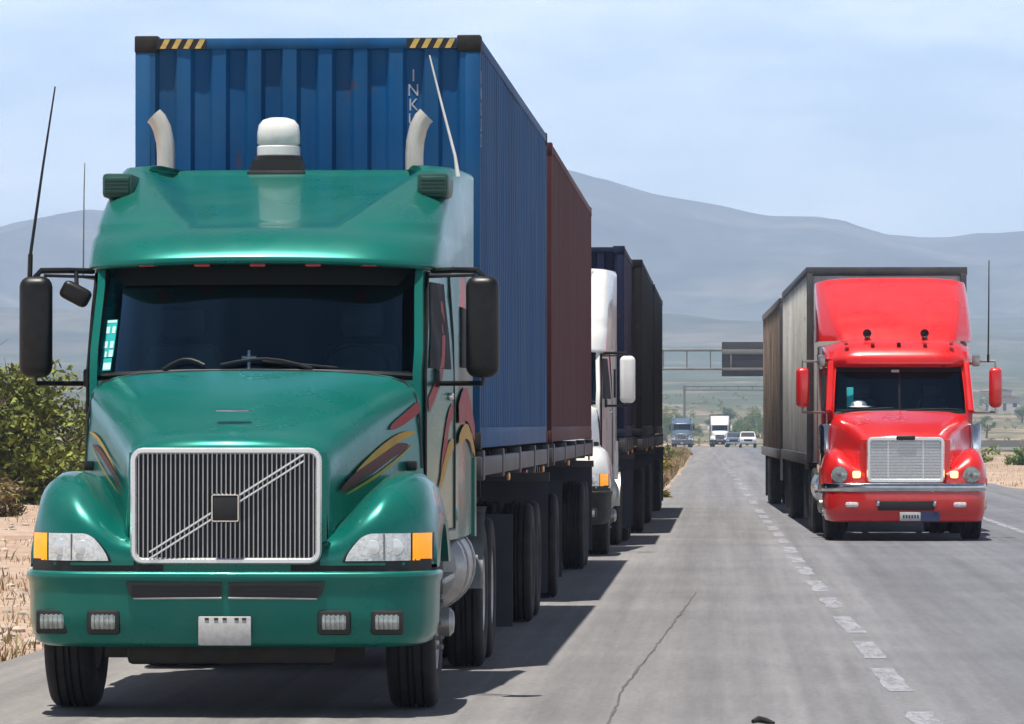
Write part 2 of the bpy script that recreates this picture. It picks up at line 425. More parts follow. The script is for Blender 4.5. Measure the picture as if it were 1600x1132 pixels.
def big_truck(name, label, paint, full=True, decals=False, tall=False):
    root = tag(empty(name), label, 'truck')
    P = M[paint]; dk = 'black'
    H = dict(v0=.04, v1=1.80, w=[(0,.60),(.15,.635),(.4,.74),(.7,.88),(1,1.03)], z=[(0,1.625),(.05,1.652),(.3,1.77),(.6,1.905),(1,2.07)])
    hd = hood_mb(H)
    # nose panel around the grille, running down to the bumper
    rows = []
    for z in (.86, 1.0, 1.3, 1.5, 1.56):
        rows.append([(u, .04 + .10*(u/.62)**2*.9, z) for u in (-.585,-.56,-.3,0,.3,.56,.585)])
    hd.grid(rows)
    hood = hd.build('hood', P, root, 50)
    sm_ = MB(); vv = H['v1'] - .03; w_ = interp(H['w'], .985)
    sm_.tube([(x, vv, z + .004) for x, z in [(-w_-.025, 1.45), (-w_-.015, 1.75), (-w_*.985, 1.90), (-w_*.92, 1.985), (-w_*.7, 2.035), (-w_*.4, 2.052), (0, 2.06), (w_*.4, 2.052), (w_*.7, 2.035), (w_*.92, 1.985), (w_*.985, 1.90), (w_+.015, 1.75), (w_+.025, 1.45)]], .009, 6)
    sm_.build('hood_seam', M['hazard_black'], hood)
    for s in (-1, 1):
        q = MB(); q.rbox(s*1.0-.03, s*1.0+.035, 1.50, 1.64, 1.44, 1.50, .015); q.build('hood_latch', M['black'], hood)
    bd = MB(); bd.rbox(-.10, .10, .40, .46, 1.80, 1.815, .006); bd.build('badge', M['chrome'], hood)
    for s in (-1, 1): fender_mb(FEND, s).build('fender', P, root, 60)
    # grille
    gb = MB(); gb.prism(rrect(-.54, .54, .925, 1.565, .05), .02, .05)
    g = gb.build('grille', M['black'], root)
    ring_tube(-.545, .545, .922, 1.57, .005, .055, .019).build('grille_surround', M['bright'], g)
    bars = MB()
    for k in range(39):
        u = -.515 + 1.03*k/38
        bars.box(u - .0034, u + .0034, .0, .014, .935, 1.555)
    bars.build('grille_bars', M['bar'], g)
    dg = MB()
    for dz in (-.019, .019):
        dg.tube([(-.45, -.014, .955 + dz), (.46, -.014, 1.53 + dz)], .0062, 6)
    dg.build('grille_sash', M['bright'], g)
    em = MB(); em.rbox(-.072, .075, -.05, -.012, 1.16, 1.31, .008); e = em.build('emblem', M['hazard_black'], g)
    ring_tube(-.077, .077, 1.158, 1.312, -.046, .01, .007).build('emblem_rim', M['chrome'], e)
    # lamps in the fenders
    for s in (-1, 1):
        def lamp(u0, u1, off, zlo=.922, shape=True):
            rows = []
            for k in range(7):
                row = []
                for i in range(15):
                    u = lerp(u0, u1, i/14)
                    zt = 1.083 - (.03*max(0, (.80 - u)/.10)**2 if shape else 0)
                    zb = zlo
                    z = lerp(zb, zt, k/6)
                    if shape: u = lerp(u + .085*(k/6)**1.5, u, i/14)
                    row.append((s*u, fend_front_v(FEND, u, z) - off, z))
                rows.append(row)
            return MB().grid(rows)
        hl = lamp(.70, 1.075, .014).build('headlight', M['lens'], root)
        fr = lamp(.682, 1.20, .007, .912); fr.build('lamp_seal', M['black'], hl)
        for uc, rr in ((.86, .045), (.99, .05)):
            b = MB()
            v = fend_front_v(FEND, uc, .99) - .016
            b.lathe([(rr, .004), (rr*.92, -.004), (rr*.4, -.006), (.001, -.007)], 'y', (s*uc, v, 1.0), 20)
            b.build('lamp_reflector', M['bright'], hl)
        sp = MB(); v0 = fend_front_v(FEND, .925, 1.0) - .018; sp.box(s*.925-.004, s*.925+.004, v0, v0+.02, .925, 1.08); sp.build('lamp_divider', M['galv'], hl)
        lamp(1.085, 1.19, .017, .922, False).build('turn_signal', M['amber_on'], root)
    # bumper
    path = [(0,-.05),(.6,-.04),(.95,.0),(1.08,.06),(1.17,.18),(1.22,.36),(1.235,.62)]
    prof = [(-.16,.858),(-.03,.862),(-.008,.860),(.006,.850),(.010,.835),(.004,.81),(-.006,.79),(-.010,.72),(-.012,.62),(-.015,.55),(-.03,.49),(-.055,.44),(-.10,.418),(-.22,.41)]
    gp = MB(); gp.grid([[(x, y + .02, z) for x, y in [(-1.19,.34),(-1.1,.22),(-.95,.10),(-.6,.06),(0,.05),(.6,.06),(.95,.10),(1.1,.22),(1.19,.34)]] for z in (.84, .93)]); gp.build('bumper_gap_shade', M['hazard_black'], root)  # black strip standing in for the shade inside the bumper gap
    bm_ = bumper_mb(path, prof).build('bumper', M['chassis'] if tall else P, root, 60)
    for s in (-1, 1):
        sl = MB(); pts = [(s*.018, .715), (s*.018, .80), (s*.585, .80), (s*.565, .725), (s*.545, .71)]
        sl.prism(pts, -.052, -.02); q = sl.build('bumper_grille', M['hazard_black'], bm_)
        tr = MB(); tr.tube([(s*.02, -.052, .706), (s*.54, -.046, .703)], .007, 6)
        tr.build('bumper_trim', M['alloy'], bm_); tr = MB()
        for k in range(3): tr.box(min(s*.03, s*.55), max(s*.03, s*.55), -.056, -.05, .732 + k*.024, .736 + k*.024)
        tr.build('bumper_slat', M['hazard_black'], bm_)
    for uc in (-1.03, -.72, .64, .95):
        sh = MB(); v = interp([(0,-.05),(.6,-.04),(.95,.0),(1.08,.06)], abs(uc))
        sh.rbox(uc-.098, uc+.098, v-.012, v+.05, .49, .635, .02); q = sh.build('fog_light', M['hazard_black'], bm_)
        l2 = MB(); l2.rbox(uc-.072, uc+.072, v-.020, v, .522, .605, .012)
        for k in range(5): l2.rbox(uc-.066+k*.028, uc-.05+k*.028, v-.03, v-.018, .522, .61, .004)
        l2.build('lens_or_vent_face', M['lens_grey'], q)
    pl = MB(); pl.rbox(-.155, .155, -.075, -.062, .43, .60, .012); q = pl.build('licence_plate', M['plate'], bm_)
    for uc in (-.105, -.05, .0, .07, .115):
        ink = MB(); ink.box(uc - .012, uc + .012, -.078, -.0745, .578, .592); ink.build('plate_mark', M['ink'], q)
    # cab
    ub = [(1.80,1.03),(2.3,1.09),(2.9,1.145),(3.3,1.185),(4.0,1.2),(5.25,1.2)]
    def side_u(v, z): return interp(ub, v) - .055*sm(2.06, 2.74, z)*(1 - sm(2.9, 3.5, v))
    def vA(z): return 1.86 + max(0, z - 2.05)*.60
    cab = MB()
    zs = [.98, 1.2, 1.5, 1.8, 2.05, 2.2, 2.4, 2.6, 2.76]
    for s in (-1, 1):
        rows = []
        for z in zs:
            a = vA(z)
            vs = [a] + [lerp(a, 5.15, k/12) for k in range(1, 12)] + [5.15, 5.25]
            row = [(s*(side_u(a, z) - .05), a - .02, z)] + [(s*(side_u(v, z) - (.05 if v > 5.2 else 0)), v, z) for v in vs]
            rows.append(row)
        cab.grid(rows)
    cab.box(-1.16, 1.16, 5.20, 5.24, .98, 3.30)            # rear wall
    cab.box(-1.12, 1.12, 1.95, 5.20, .98, 1.04)            # floor
    cab.box(-1.08, 1.08, 2.62, 5.20, 2.74, 2.78)           # roof
    cab.box(-1.0, 1.0, 1.86, 1.90, .98, 2.0)               # firewall
    cb = cab.build('cab', P, root, 40)
    for s in (-1, 1):
        d = MB(); rows = []
        for z in (1.05, 1.3, 1.6, 1.9, 2.05, 2.3, 2.55, 2.70):
            a = vA(z) + .10
            rows.append([(s*(side_u(v, z) + .010), v, z) for v in [lerp(a, 3.12, k/8) for k in range(9)]])
        d.grid(rows); dr = d.build('door', P, root, 60)
        sl = MB(); lp = []
        for z in (1.05, 1.6, 2.05, 2.4, 2.68): lp.append((s*(side_u(vA(z)+.1, z) + .012), vA(z) + .09, z))
        for z in (2.70, 2.3, 1.7, 1.05): lp.append((s*(side_u(3.12, z) + .012), 3.13, z))
        sl.tube(lp, .011, 6, closed=True); sl.build('door_seal', M['black'], dr)
        w = MB(); rows = []
        for z in (2.08, 2.3, 2.5, 2.63):
            a = vA(z) + .2
            rows.append([(s*(side_u(v, z) + .016), v, z) for v in [lerp(a, 2.98, k/6) for k in range(7)]])
        w.grid(rows); w.build('side_window', M['interior'], dr)
        hh = MB(); hh.rbox(s*1.165-.02, s*1.165+.02, 2.86, 3.04, 1.88, 1.93, .012); hh.build('handle', M['chrome'], dr)
        sw = MB(); sw.rbox(s*1.195-.014, s*1.195+.014, 3.6, 4.3, 2.1, 2.5, .06); sw.build('sleeper_window', M['interior'], cb)
    W = windscreen(2.05, 2.745, 1.80, 2.22, 1.035, .985, .20)
    win = MB().grid([[W(i/12, t/6) for i in range(-12, 13)] for t in range(7)])
    ws = win.build('windscreen', M['glass'], root, 180)
    gs = MB(); loop = [W(i/12, 0) for i in range(-12, 13)] + [W(1, t/6) for t in range(1, 7)] + [W(i/12, 1) for i in range(11, -13, -1)] + [W(-1, t/6) for t in range(5, 0, -1)]
    gs.tube([(x, y-.004, z) for x, y, z in loop], .022, 6, closed=True); gs.build('windscreen_seal', M['black'], ws)
    vis = MB(); rows = []
    for t, sc in ((.80, .87), (.87, .92), (1.0, .99)):
        rows.append([(lambda p: (p[0], p[1]-.02, p[2]))(W(i/12*sc, t)) for i in range(-12, 13)])
    vis.grid(rows); vis.build('sun_visor', M['hazard_black'], ws)
    wp = MB()
    for c, e_ in ((-.55, .25), (.35, -.55)):
        wp = MB(); pts = [W(lerp(c, c + e_, k/6), .02 + .07*math.sin(k/6*math.pi) + .03*k/6) for k in range(7)]
        wp.tube([(x, y-.03, z + .01) for x, y, z in pts], .011, 6); wp.build('wiper', M['black'], root)
    wp = MB()
    wp.tube([(W(lerp(.05,.5,k/5), .10 - .06*k/5)[0], W(lerp(.05,.5,k/5), .10)[1]-.035, W(0, .10 - .06*k/5)[2]) for k in range(6)], .009, 6)
    wp.build('wiper', M['black'], root)
    # cab inside
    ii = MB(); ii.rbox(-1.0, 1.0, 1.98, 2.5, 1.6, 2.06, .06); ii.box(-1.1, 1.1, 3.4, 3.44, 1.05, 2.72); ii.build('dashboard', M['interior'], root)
    for s in (-.58, .58):
        st = MB(); st.rbox(s-.24, s+.24, 2.6, 3.1, 1.5, 1.65, .05); st.rbox(s-.24, s+.24, 3.0, 3.16, 1.6, 2.25, .06); st.rbox(s-.14, s+.14, 3.02, 3.14, 2.28, 2.48, .05)
        st.build('seat', M['seat'], root)
    sw = MB(); ring = [(.58 + .22*math.cos(a), 2.45 + .11*math.sin(a), 2.05 + .19*math.sin(a)) for a in [2*math.pi*k/24 for k in range(24)]]
    sw.tube(ring, .016, 6, closed=True); sw.tube([(.58, 2.45, 2.05), (.58, 2.25, 1.9)], .03, 8); sw.build('steering_wheel', M['black'], root)
    # roof fairing
    lips = [(2.735, 2.42), (2.735, 2.0), (2.742, 1.972), (2.760, 1.966), (2.785, 1.985), (2.82, 2.022), (2.86, 2.07), (2.90, 2.13), (2.945, 2.24), (2.985, 2.40)]
    rowsz = [(z, v, True) for z, v in lips] + [(lerp(3.0, 3.425, k/16), None, False) for k in range(17)]
    UF = 1.02
    fr = MB(); rows = []
    def fv(u, z):
        a = abs(u); t = (z - 3.0)/.425
        vc = 2.70 + .10*t + 1.85*max(0, t - .02)**.92
        vl = 2.44 + 1.05*t + .35*t*t
        ubd = lerp(.46, .86, t)
        return lerp(vc, vl, sm(ubd - .05, ubd + .07, a))
    for z, v0, lip in rowsz:
        half = []
        for k in range(29):
            u = UF*k/28
            plan = .05*(u/UF)**2 + .20*(u/UF)**7
            v = (v0 if lip else fv(u, z)) + plan
            half.append((u, v, z - (0 if not lip else .03*(u/UF)**2)))
        ue, ve, ze = half[-1]
        uo = 1.20
        half.append((lerp(ue, 1.13, .45), ve + .07, ze)); half.append((lerp(ue, 1.13, .8), ve + .18, ze))
        for q in (0, .2, .5, .8, 1): half.append((lerp(1.125, uo, q**.6), lerp(ve + .34, 5.25, q), ze))
        rows.append([(-x, y, z_) for x, y, z_ in half[:0:-1]] + half)
    last = rows[-1]
    cap1 = [(x*.985, y + .05, z + .025) for x, y, z in last]; cap2 = [(x*.93, max(y + .15, y), z + .035) for x, y, z in last]
    rows += [cap1, cap2, [(x*.90, 5.25, z + .02) for x, y, z in last]]
    if tall: rows = [[(x, y, z if z < 2.75 else 2.75 + (z - 2.75)*1.62) for x, y, z in r_] for r_ in rows]
    fr.grid(rows); fg = fr.build('roof_fairing', P, root, 60)
    for s in (-1, 1) if not tall else ():
        vt = MB(); vt.rbox(s*1.03-.10, s*1.03+.10, 3.27, 3.95, 3.205, 3.365, .025); q = vt.build('roof_vent', M['green_dark' if paint == 'green' else paint], fg)  # housing of the corner air vent, not a lamp
        vv = MB()
        vv.rbox(s*1.035-.082, s*1.035+.082, 3.258, 3.28, 3.228, 3.342, .01)
        for k in range(4): vv.box(s*1.035-.078, s*1.035+.078, 3.250, 3.26, 3.245 + k*.024, 3.255 + k*.024)
        vv.build('lens_or_vent_face', M['green_dark'], q)  # dark slatted face of the air vent
    for k in range(5):
        c = MB(); uc = -.7 + .35*k; c.rbox(uc-.05, uc+.05, 2.03, 2.12, 2.715, 2.737, .008); c.build('clearance_light', M['tail_red'], fg)
    # stacks
    for s in (-1, 1) if not tall else ():
        uc = s*.865 - .085; st = MB()
        st.tube([(uc, 5.45, 1.0), (uc, 5.45, 3.60), (uc + s*.006, 5.45, 3.69), (uc + s*.028, 5.45, 3.785), (uc + s*.058, 5.45, 3.845), (uc + s*.085, 5.45, 3.872)], .064, 14, caps=False)
        st.tube([(uc, 5.45, 1.3), (uc, 5.45, 2.7)], .10, 14)
        k = st.build('exhaust_stack', M['cream'], root)
        hb = MB(); hb.tube([(uc + s*.075, 5.45, 3.863), (uc + s*.084, 5.45, 3.871)], .058, 14); hb.build('stack_mouth', M['hazard_black'], k)
    # tanks, steps, chassis
    for s in (-1, 1):
        tk = MB(); tk.lathe([(.001, 3.55), (.24, 3.57), (.30, 3.62), (.30, 5.0), (.24, 5.06), (.001, 5.07)], 'y', (s*.93, 0, .78), 28)
        for v in (3.9, 4.7): tk.lathe([(.305, v - .04), (.312, v - .04), (.312, v + .04), (.305, v + .04)], 'y', (s*.93, 0, .78), 28)
        tk.build('fuel_tank', M['alloy'], root)
        sp = MB(); sp.rbox(s*1.03-.13, s*1.03+.13, 2.2, 3.45, .40, .44, .01); sp.rbox(s*1.06-.11, s*1.06+.11, 2.2, 3.45, .72, .76, .01)
        for v in (2.25, 3.4): sp.box(s*1.0-.02, s*1.0+.02, v-.03, v+.03, .40, 1.0)
        sp.build('step', M['alloy'], root)
        bx = MB(); bx.rbox(s*.85-.25, s*.85+.25, 2.5, 3.3, .5, .95, .03); bx.build('battery_box', M['chassis'], root)
        qf = MB(); rows = []
        for k in range(9):
            a = R(200 - 110*k/8); rows.append([(s*x, 6.6 - .66*math.cos(a)*-1*-1, .52 + .62*math.sin(a)) for x in (.82, 1.24)])
        qf.grid([[(x, 6.6 + .64*math.cos(R(175 - 85*k/8)), .52 + .62*math.sin(R(175 - 85*k/8))) for x in (s*.82, s*1.23)] for k in range(9)])
        qf.build('quarter_fender', M['alloy'], root)
        fl = MB(); fl.box(s*1.03-.3, s*1.03+.3, 8.62, 8.64, .2, 1.05); fl.build('mud_flap', M['flap'], root)
        fx = MB(); fx.box(s*1.0-.2, s*1.0+.22, 5.02, 5.26, .96, 1.5); fx.rbox(s*1.07-.12, s*1.07+.12, 3.3, 5.2, 1.08, 1.2, .03); fx.build('side_skirt', P, root)
    chassis(root, .35, 8.6)
    cw = MB(); cw.rbox(-.78, .78, 5.32, 6.25, 1.0, 1.04, .008); cw.build('light_block_deck', M['chassis'], root)  # deck plate added to block sunlight falling behind the cab
    ap = MB(); ap.rbox(-.78, .78, .55, .58, .33, .75, .01); ap.build('light_block_guard', M['chassis'], root); ap = MB(); ap.rbox(-.40, .40, 1.6, 3.6, .42, .9, .06); ap.build('light_block_gearbox', M['chassis'], root)  # underbody pieces added to keep light out beneath the truck
    fw = MB(); fw.lathe([(.001, 1.06), (.42, 1.06), (.45, 1.02), (.45, .98), (.001, .98)], 'z', (0, 7.1, 0), 24); fw.build('fifth_wheel', M['chassis'], root)
    for s in (-1, 1): wheel(root, s*1.035, 1.25, .52, .52, .30, False, 'alloy')
    drive_axles(root, (6.6, 7.92))
    # mirrors
    for s in (-1, 1):
        um = s*1.41
        mb = MB(); mb.rbox(um-.105, um+.105, 2.06, 2.20, 2.02, 2.66, .07, 4)
        q = mb.build('mirror', M['white' if tall else 'black'], root, 60)
        gl = MB(); gl.rbox(um-.085, um+.085, 2.196, 2.206, 2.06, 2.62, .02); gl.build('mirror_glass', M['chrome'], q)
        ar = MB()
        ar.tube([(s*1.08, 2.40, 2.70), (s*1.22, 2.25, 2.70), (s*1.38, 2.14, 2.695), (um, 2.13, 2.66), (um, 2.13, 2.60)], .019, 8)
        ar.tube([(s*1.06, 2.30, 2.66), (s*1.36, 2.14, 2.665)], .010, 6)
        ar.build('mirror_arm', M['black'], q); ar = MB()
        ar.tube([(s*1.10, 2.35, 1.985), (um, 2.13, 1.985), (um, 2.13, 2.03)], .016, 8)
        ar.rbox(s*1.105-.03, s*1.105+.03, 2.3, 2.4, 1.96, 2.08, .02)
        ar.build('mirror_arm', M['black'], q)
    if full:
        rm = Matrix.Rotation(R(28), 3, 'Y')
        cm = MB(); cm.rbox(-1.26, -1.07, 2.12, 2.24, 2.49, 2.61, .035, 3, rm); cm.tube([(-1.16, 2.2, 2.58), (-1.17, 2.24, 2.69)], .014, 6)
        cm.build('spot_mirror', M['black'], root)
        an = MB(); an.tube([(-1.45, 2.13, 2.62), (-1.445, 2.13, 2.80)], .016, 6); an.tube([(-1.445, 2.13, 2.80), (-1.37, 2.15, 3.35), (-1.295, 2.17, 3.86)], [.011, .008, .005], 6)
        an.build('antenna', M['black'], root)
        an = MB(); an.tube([(-1.22, 3.0, 2.68), (-1.215, 3.0, 3.25), (-1.21, 3.0, 3.42)], [.005, .004, .003], 6); an.tube([(-1.05, 3.0, 2.65), (-1.22, 3.0, 2.68)], .008, 6)
        an.build('antenna', M['galv'], root)
        an = MB(); an.tube([(1.15, 4.15, 3.38), (1.13, 4.16, 3.52), (1.04, 4.2, 3.86), (.955, 4.22, 4.20)], [.016, .010, .008, .005], 6)
        an.build('antenna', M['dome_white'], root)
        dm = MB(); dm.rbox(-.31, .09, 4.60, 5.02, 3.38, 3.45, .02); dm.prism([(-.29, 3.445), (.08, 3.445), (.055, 3.52), (-.275, 3.52)], 4.64, 4.99)
        dm.lathe([(.165, 3.508), (.165, 3.553), (.13, 3.568)], 'z', (-.11, 4.82, 0), 28, True)
        q = dm.build('beacon_base', M['hazard_black'], fg)
        dm = MB(); dm.lathe([(.140, 3.548), (.148, 3.553), (.148, 3.618), (.143, 3.624)], 'z', (-.11, 4.82, 0), 28); dm.lathe([(.136, 3.618), (.136, 3.648)], 'z', (-.11, 4.82, 0), 28)
        dm.lathe([(.143, 3.636), (.147, 3.644), (.146, 3.718), (.137, 3.768), (.108, 3.803), (.06, 3.818), (.001, 3.821)], 'z', (-.11, 4.82, 0), 28)
        dm.build('beacon_dome', M['dome_white'], q)
        stk = MB()
        def wsr(x0, x1, t0, t1, off): return [[(lambda p: (p[0], p[1]-off, p[2]))(W(lerp(x0, x1, i/3), lerp(t0, t1, k/3))) for i in range(4)] for k in range(4)]
        stk.grid(wsr(-.955, -.885, .17, .50, .004)); stk.grid(wsr(-.945, -.89, .05, .16, .004)); q = stk.build('sticker', M['sticker'], ws)
        sk = MB()
        for a in ((-.95,-.928,.38,.44), (-.912,-.892,.38,.44), (-.955,-.93,.25,.31), (-.914,-.892,.25,.31), (-.94,-.928,.17,.22), (-.915,-.89,.17,.23), (-.94,-.892,.06,.12), (-.95,-.89,.475,.495)):
            sk.grid(wsr(*a, .007))
        sk.build('sticker_print', M['sticker_white'], q)
    if decals:
        def strip(fn, path, wid, off, mat, name, parent):
            rows = []
            for k, ((v, z), w_) in enumerate(zip(path, wid)):
                if s < 0 and parent is hood: w_ *= .5
                a, b = path[max(k-1, 0)], path[min(k+1, len(path)-1)]
                dv, dz = b[0]-a[0], b[1]-a[1]; L = math.hypot(dv, dz)
                row = []
                for q in (-1, -.5, 0, .5, 1):
                    vv, zz = v - q*w_*dz/L, z + q*w_*dv/L
                    row.append((s*(fn(vv, zz) + off), vv, zz))
                rows.append(row)
            MB().grid(rows).build(name, M[mat], parent, 180)
        for s in (-1, 1):
            hs = lambda v, z: hood_side_u(H, v, z)
            def curve(pts, n=12):
                out = []
                for k in range(n+1):
                    t = k/n; m = len(pts) - 1; i = min(int(t*m), m-1); f = t*m - i
                    p0, p1, p2, p3 = pts[max(i-1,0)], pts[i], pts[i+1], pts[min(i+2,m)]
                    out.append(tuple(.5*(2*b + (c-a)*f + (2*a-5*b+4*c-d)*f*f + (3*b-a-3*c+d)*f**3) for a, b, c, d in zip(p0, p1, p2, p3)))
                return out
            strip(hs, curve([(.32,1.33),(.8,1.45),(1.25,1.555),(1.55,1.60)]), [0.0086,0.0216,0.0324,0.0396,0.0432,0.0468,0.0468,0.0432,0.0396,0.0360,0.0288,0.0180,0.0043], .005, 'decal_maroon', 'flame_decal', hood)
            strip(hs, curve([(.62,1.445),(1.0,1.55),(1.4,1.645),(1.68,1.68)]), [0.0029,0.0072,0.0130,0.0187,0.0230,0.0252,0.0259,0.0259,0.0245,0.0216,0.0173,0.0101,0.0029], .007, 'decal_yellow', 'flame_decal', hood)
            strip(hs, curve([(.42,1.31),(.9,1.40),(1.3,1.50),(1.62,1.60)]), [0.0022,0.0043,0.0072,0.0086,0.0101,0.0101,0.0101,0.0094,0.0086,0.0072,0.0058,0.0043,0.0022], .008, 'decal_yellow', 'flame_decal', hood)
            if s > 0: strip(hs, curve([(1.25,1.70),(1.5,1.76),(1.78,1.84)]), [0.0043,0.0144,0.0216,0.0252,0.0288,0.0302,0.0324,0.0338,0.0346,0.0360,0.0360,0.0360,0.0360], .006, 'decal_red', 'flame_decal', hood)
            ds = lambda v, z: side_u(v, z) + .012
            strip(ds, curve([(2.05,1.84),(2.3,1.95),(2.55,2.06),(2.75,2.30),(2.9,2.62)]), [.05]*5 + [.055]*8, .004, 'decal_red', 'flame_decal', root)
            strip(ds, curve([(2.5,1.40),(2.7,1.58),(2.85,1.75),(3.05,1.82)]), [.004,.03,.05,.065,.07,.07,.06,.055,.05,.05,.05,.05,.05], .005, 'decal_red', 'flame_decal', root)
            strip(ds, curve([(2.4,1.30),(2.6,1.42),(2.85,1.56),(3.05,1.60)]), [.004,.02,.03,.04,.05,.05,.05,.05,.05,.045,.04,.04,.03], .008, 'decal_yellow', 'flame_decal', root)
            strip(ds, curve([(3.3,1.80),(3.9,1.86),(4.5,1.80),(5.1,1.66)]), [.06,.08,.10,.11,.11,.11,.1,.1,.09,.08,.07,.06,.05], .004, 'decal_red', 'flame_decal', root)
            strip(ds, curve([(3.3,1.62),(3.9,1.68),(4.5,1.64),(5.1,1.52)]), [.03,.04,.05,.05,.05,.05,.05,.045,.04,.04,.04,.03,.02], .006, 'decal_yellow', 'flame_decal', root)
    return root
# ---------------------------------------------------------------- shipping containers
def container(label, matn, L, H, group=None, hazard=False, code=False):
    root = tag(empty('shipping_container'), label, 'container', group); Wd = 1.219
    m = M[matn]
    fr = MB(); r = .07
    for sx in (-1, 1):
        for y0, y1 in ((0, .09), (L-.09, L)):
            fr.rbox(sx*(Wd-.055)-.055, sx*(Wd-.055)+.055, y0, y1, .1, H-.1, .012)
        fr.rbox(sx*(Wd-.03)-.03, sx*(Wd-.03)+.03, .1, L-.1, .0, .15, .008)
        fr.rbox(sx*(Wd-.03)-.03, sx*(Wd-.03)+.03, .1, L-.1, H-.075, H, .008)
    for y0, y1 in ((0.002, .06), (L-.06, L-.002)):
        fr.rbox(-Wd+.1, Wd-.1, y0, y1, 0.0, .16, .01); fr.rbox(-Wd+.1, Wd-.1, y0, y1, H-.085, H-.006, .01)
    fr.build('frame', m, root)
    cs = MB()
    for sx in (-1, 1):
        for y in (-.004, L-.17):
            for z in (-.012, H-.11):
                cs = MB(); cs.rbox(sx*(Wd-.08)-.085, sx*(Wd-.08)+.085, y, y+.174, z, z+.122, .012)
                cs.build('corner_casting', M['chassis'] if hazard else m, root)
    fp = MB(); xs = [(-1.115, .006)]
    for k in range(9):
        c = -1.0 + .25*k
        xs += [(c-.078, .006), (c-.052, .050), (c+.052, .050), (c+.078, .006)]
    xs.append((1.115, .006))
    fp.grid([[(x, y + .011*noise.noise(Vector((x*2.1, zz*1.7, L))) + .005*noise.noise(Vector((x*7, zz*5, L))), zz) for x, y in xs] for zz in [lerp(.155, H-.08, k/18) for k in range(19)]])
    f_ = fp.build('front_panel', m, root, 20)
    n = int((L-.24)/.28)
    for sx in (-1, 1):
        ys = [(.10, 0)]
        for k in range(n):
            c = .25 + .28*k
            ys += [(c-.036, .0), (c+.032, .036), (c+.104, .036), (c+.172, .0)]
        ys = [q for q in ys if q[0] < L-.12] + [(L-.1, 0)]
        sp = MB().grid([[(sx*(Wd-.010-d + .010*noise.noise(Vector((y*.8, zz*1.5, sx + L)))), y, zz) for y, d in ys] for zz in [lerp(.14, H-.07, k/10) for k in range(11)]])
        sp.build('side_panel', m, root, 20)
    rf = MB(); rf.box(-Wd+.05, Wd-.05, .05, L-.05, H-.05, H-.02); rf.build('roof_panel', m, root)
    for sx in (-1, 1):
        d = MB(); d.box(min(.005*sx, sx*1.1), max(.005*sx, sx*1.1), L-.045, L-.012, .17, H-.09); q = d.build('door', m, root)
        b = MB()
        for xx in (.35, .75): b = MB(); b.tube([(sx*xx, L+.012, .1), (sx*xx, L+.012, H-.06)], .018, 8); b.build('lock_rod', M['galv'], q)
    if hazard:
        for sx in (-1, 1):
            hz = MB(); x0, x1 = (-1.065, -.715) if sx < 0 else (.70, 1.05)
            hz.box(x0, x1, -.004, .001, H-.082, H-.012); h = hz.build('hazard_strip', M['hazard_black'], root)
            for k in range(4):
                a = x0 + .02 + k*.083
                st = MB(); st.prism([(a, H-.080), (a+.04, H-.080), (a+.075, H-.014), (a+.035, H-.014)], -.0065, -.004)
                st.build('hazard_stripe', M['hazard_yellow'], h)
    if code:
        t = text_mb('INKU204', .12, True); t.v = [(x*.9 + .745, y + .046, z + H - .31) for x, y, z in t.v]
        t.build('lettering', M['text_white'], f_, smooth=False)
        t = text_mb('INKU2', .13, True); t.v = [(Wd + .002 - y*.2 - .006, x*1.6 + .19, z + H - .32) for x, y, z in t.v]
        t.build('lettering', M['text_white'], root, smooth=False)
    return root

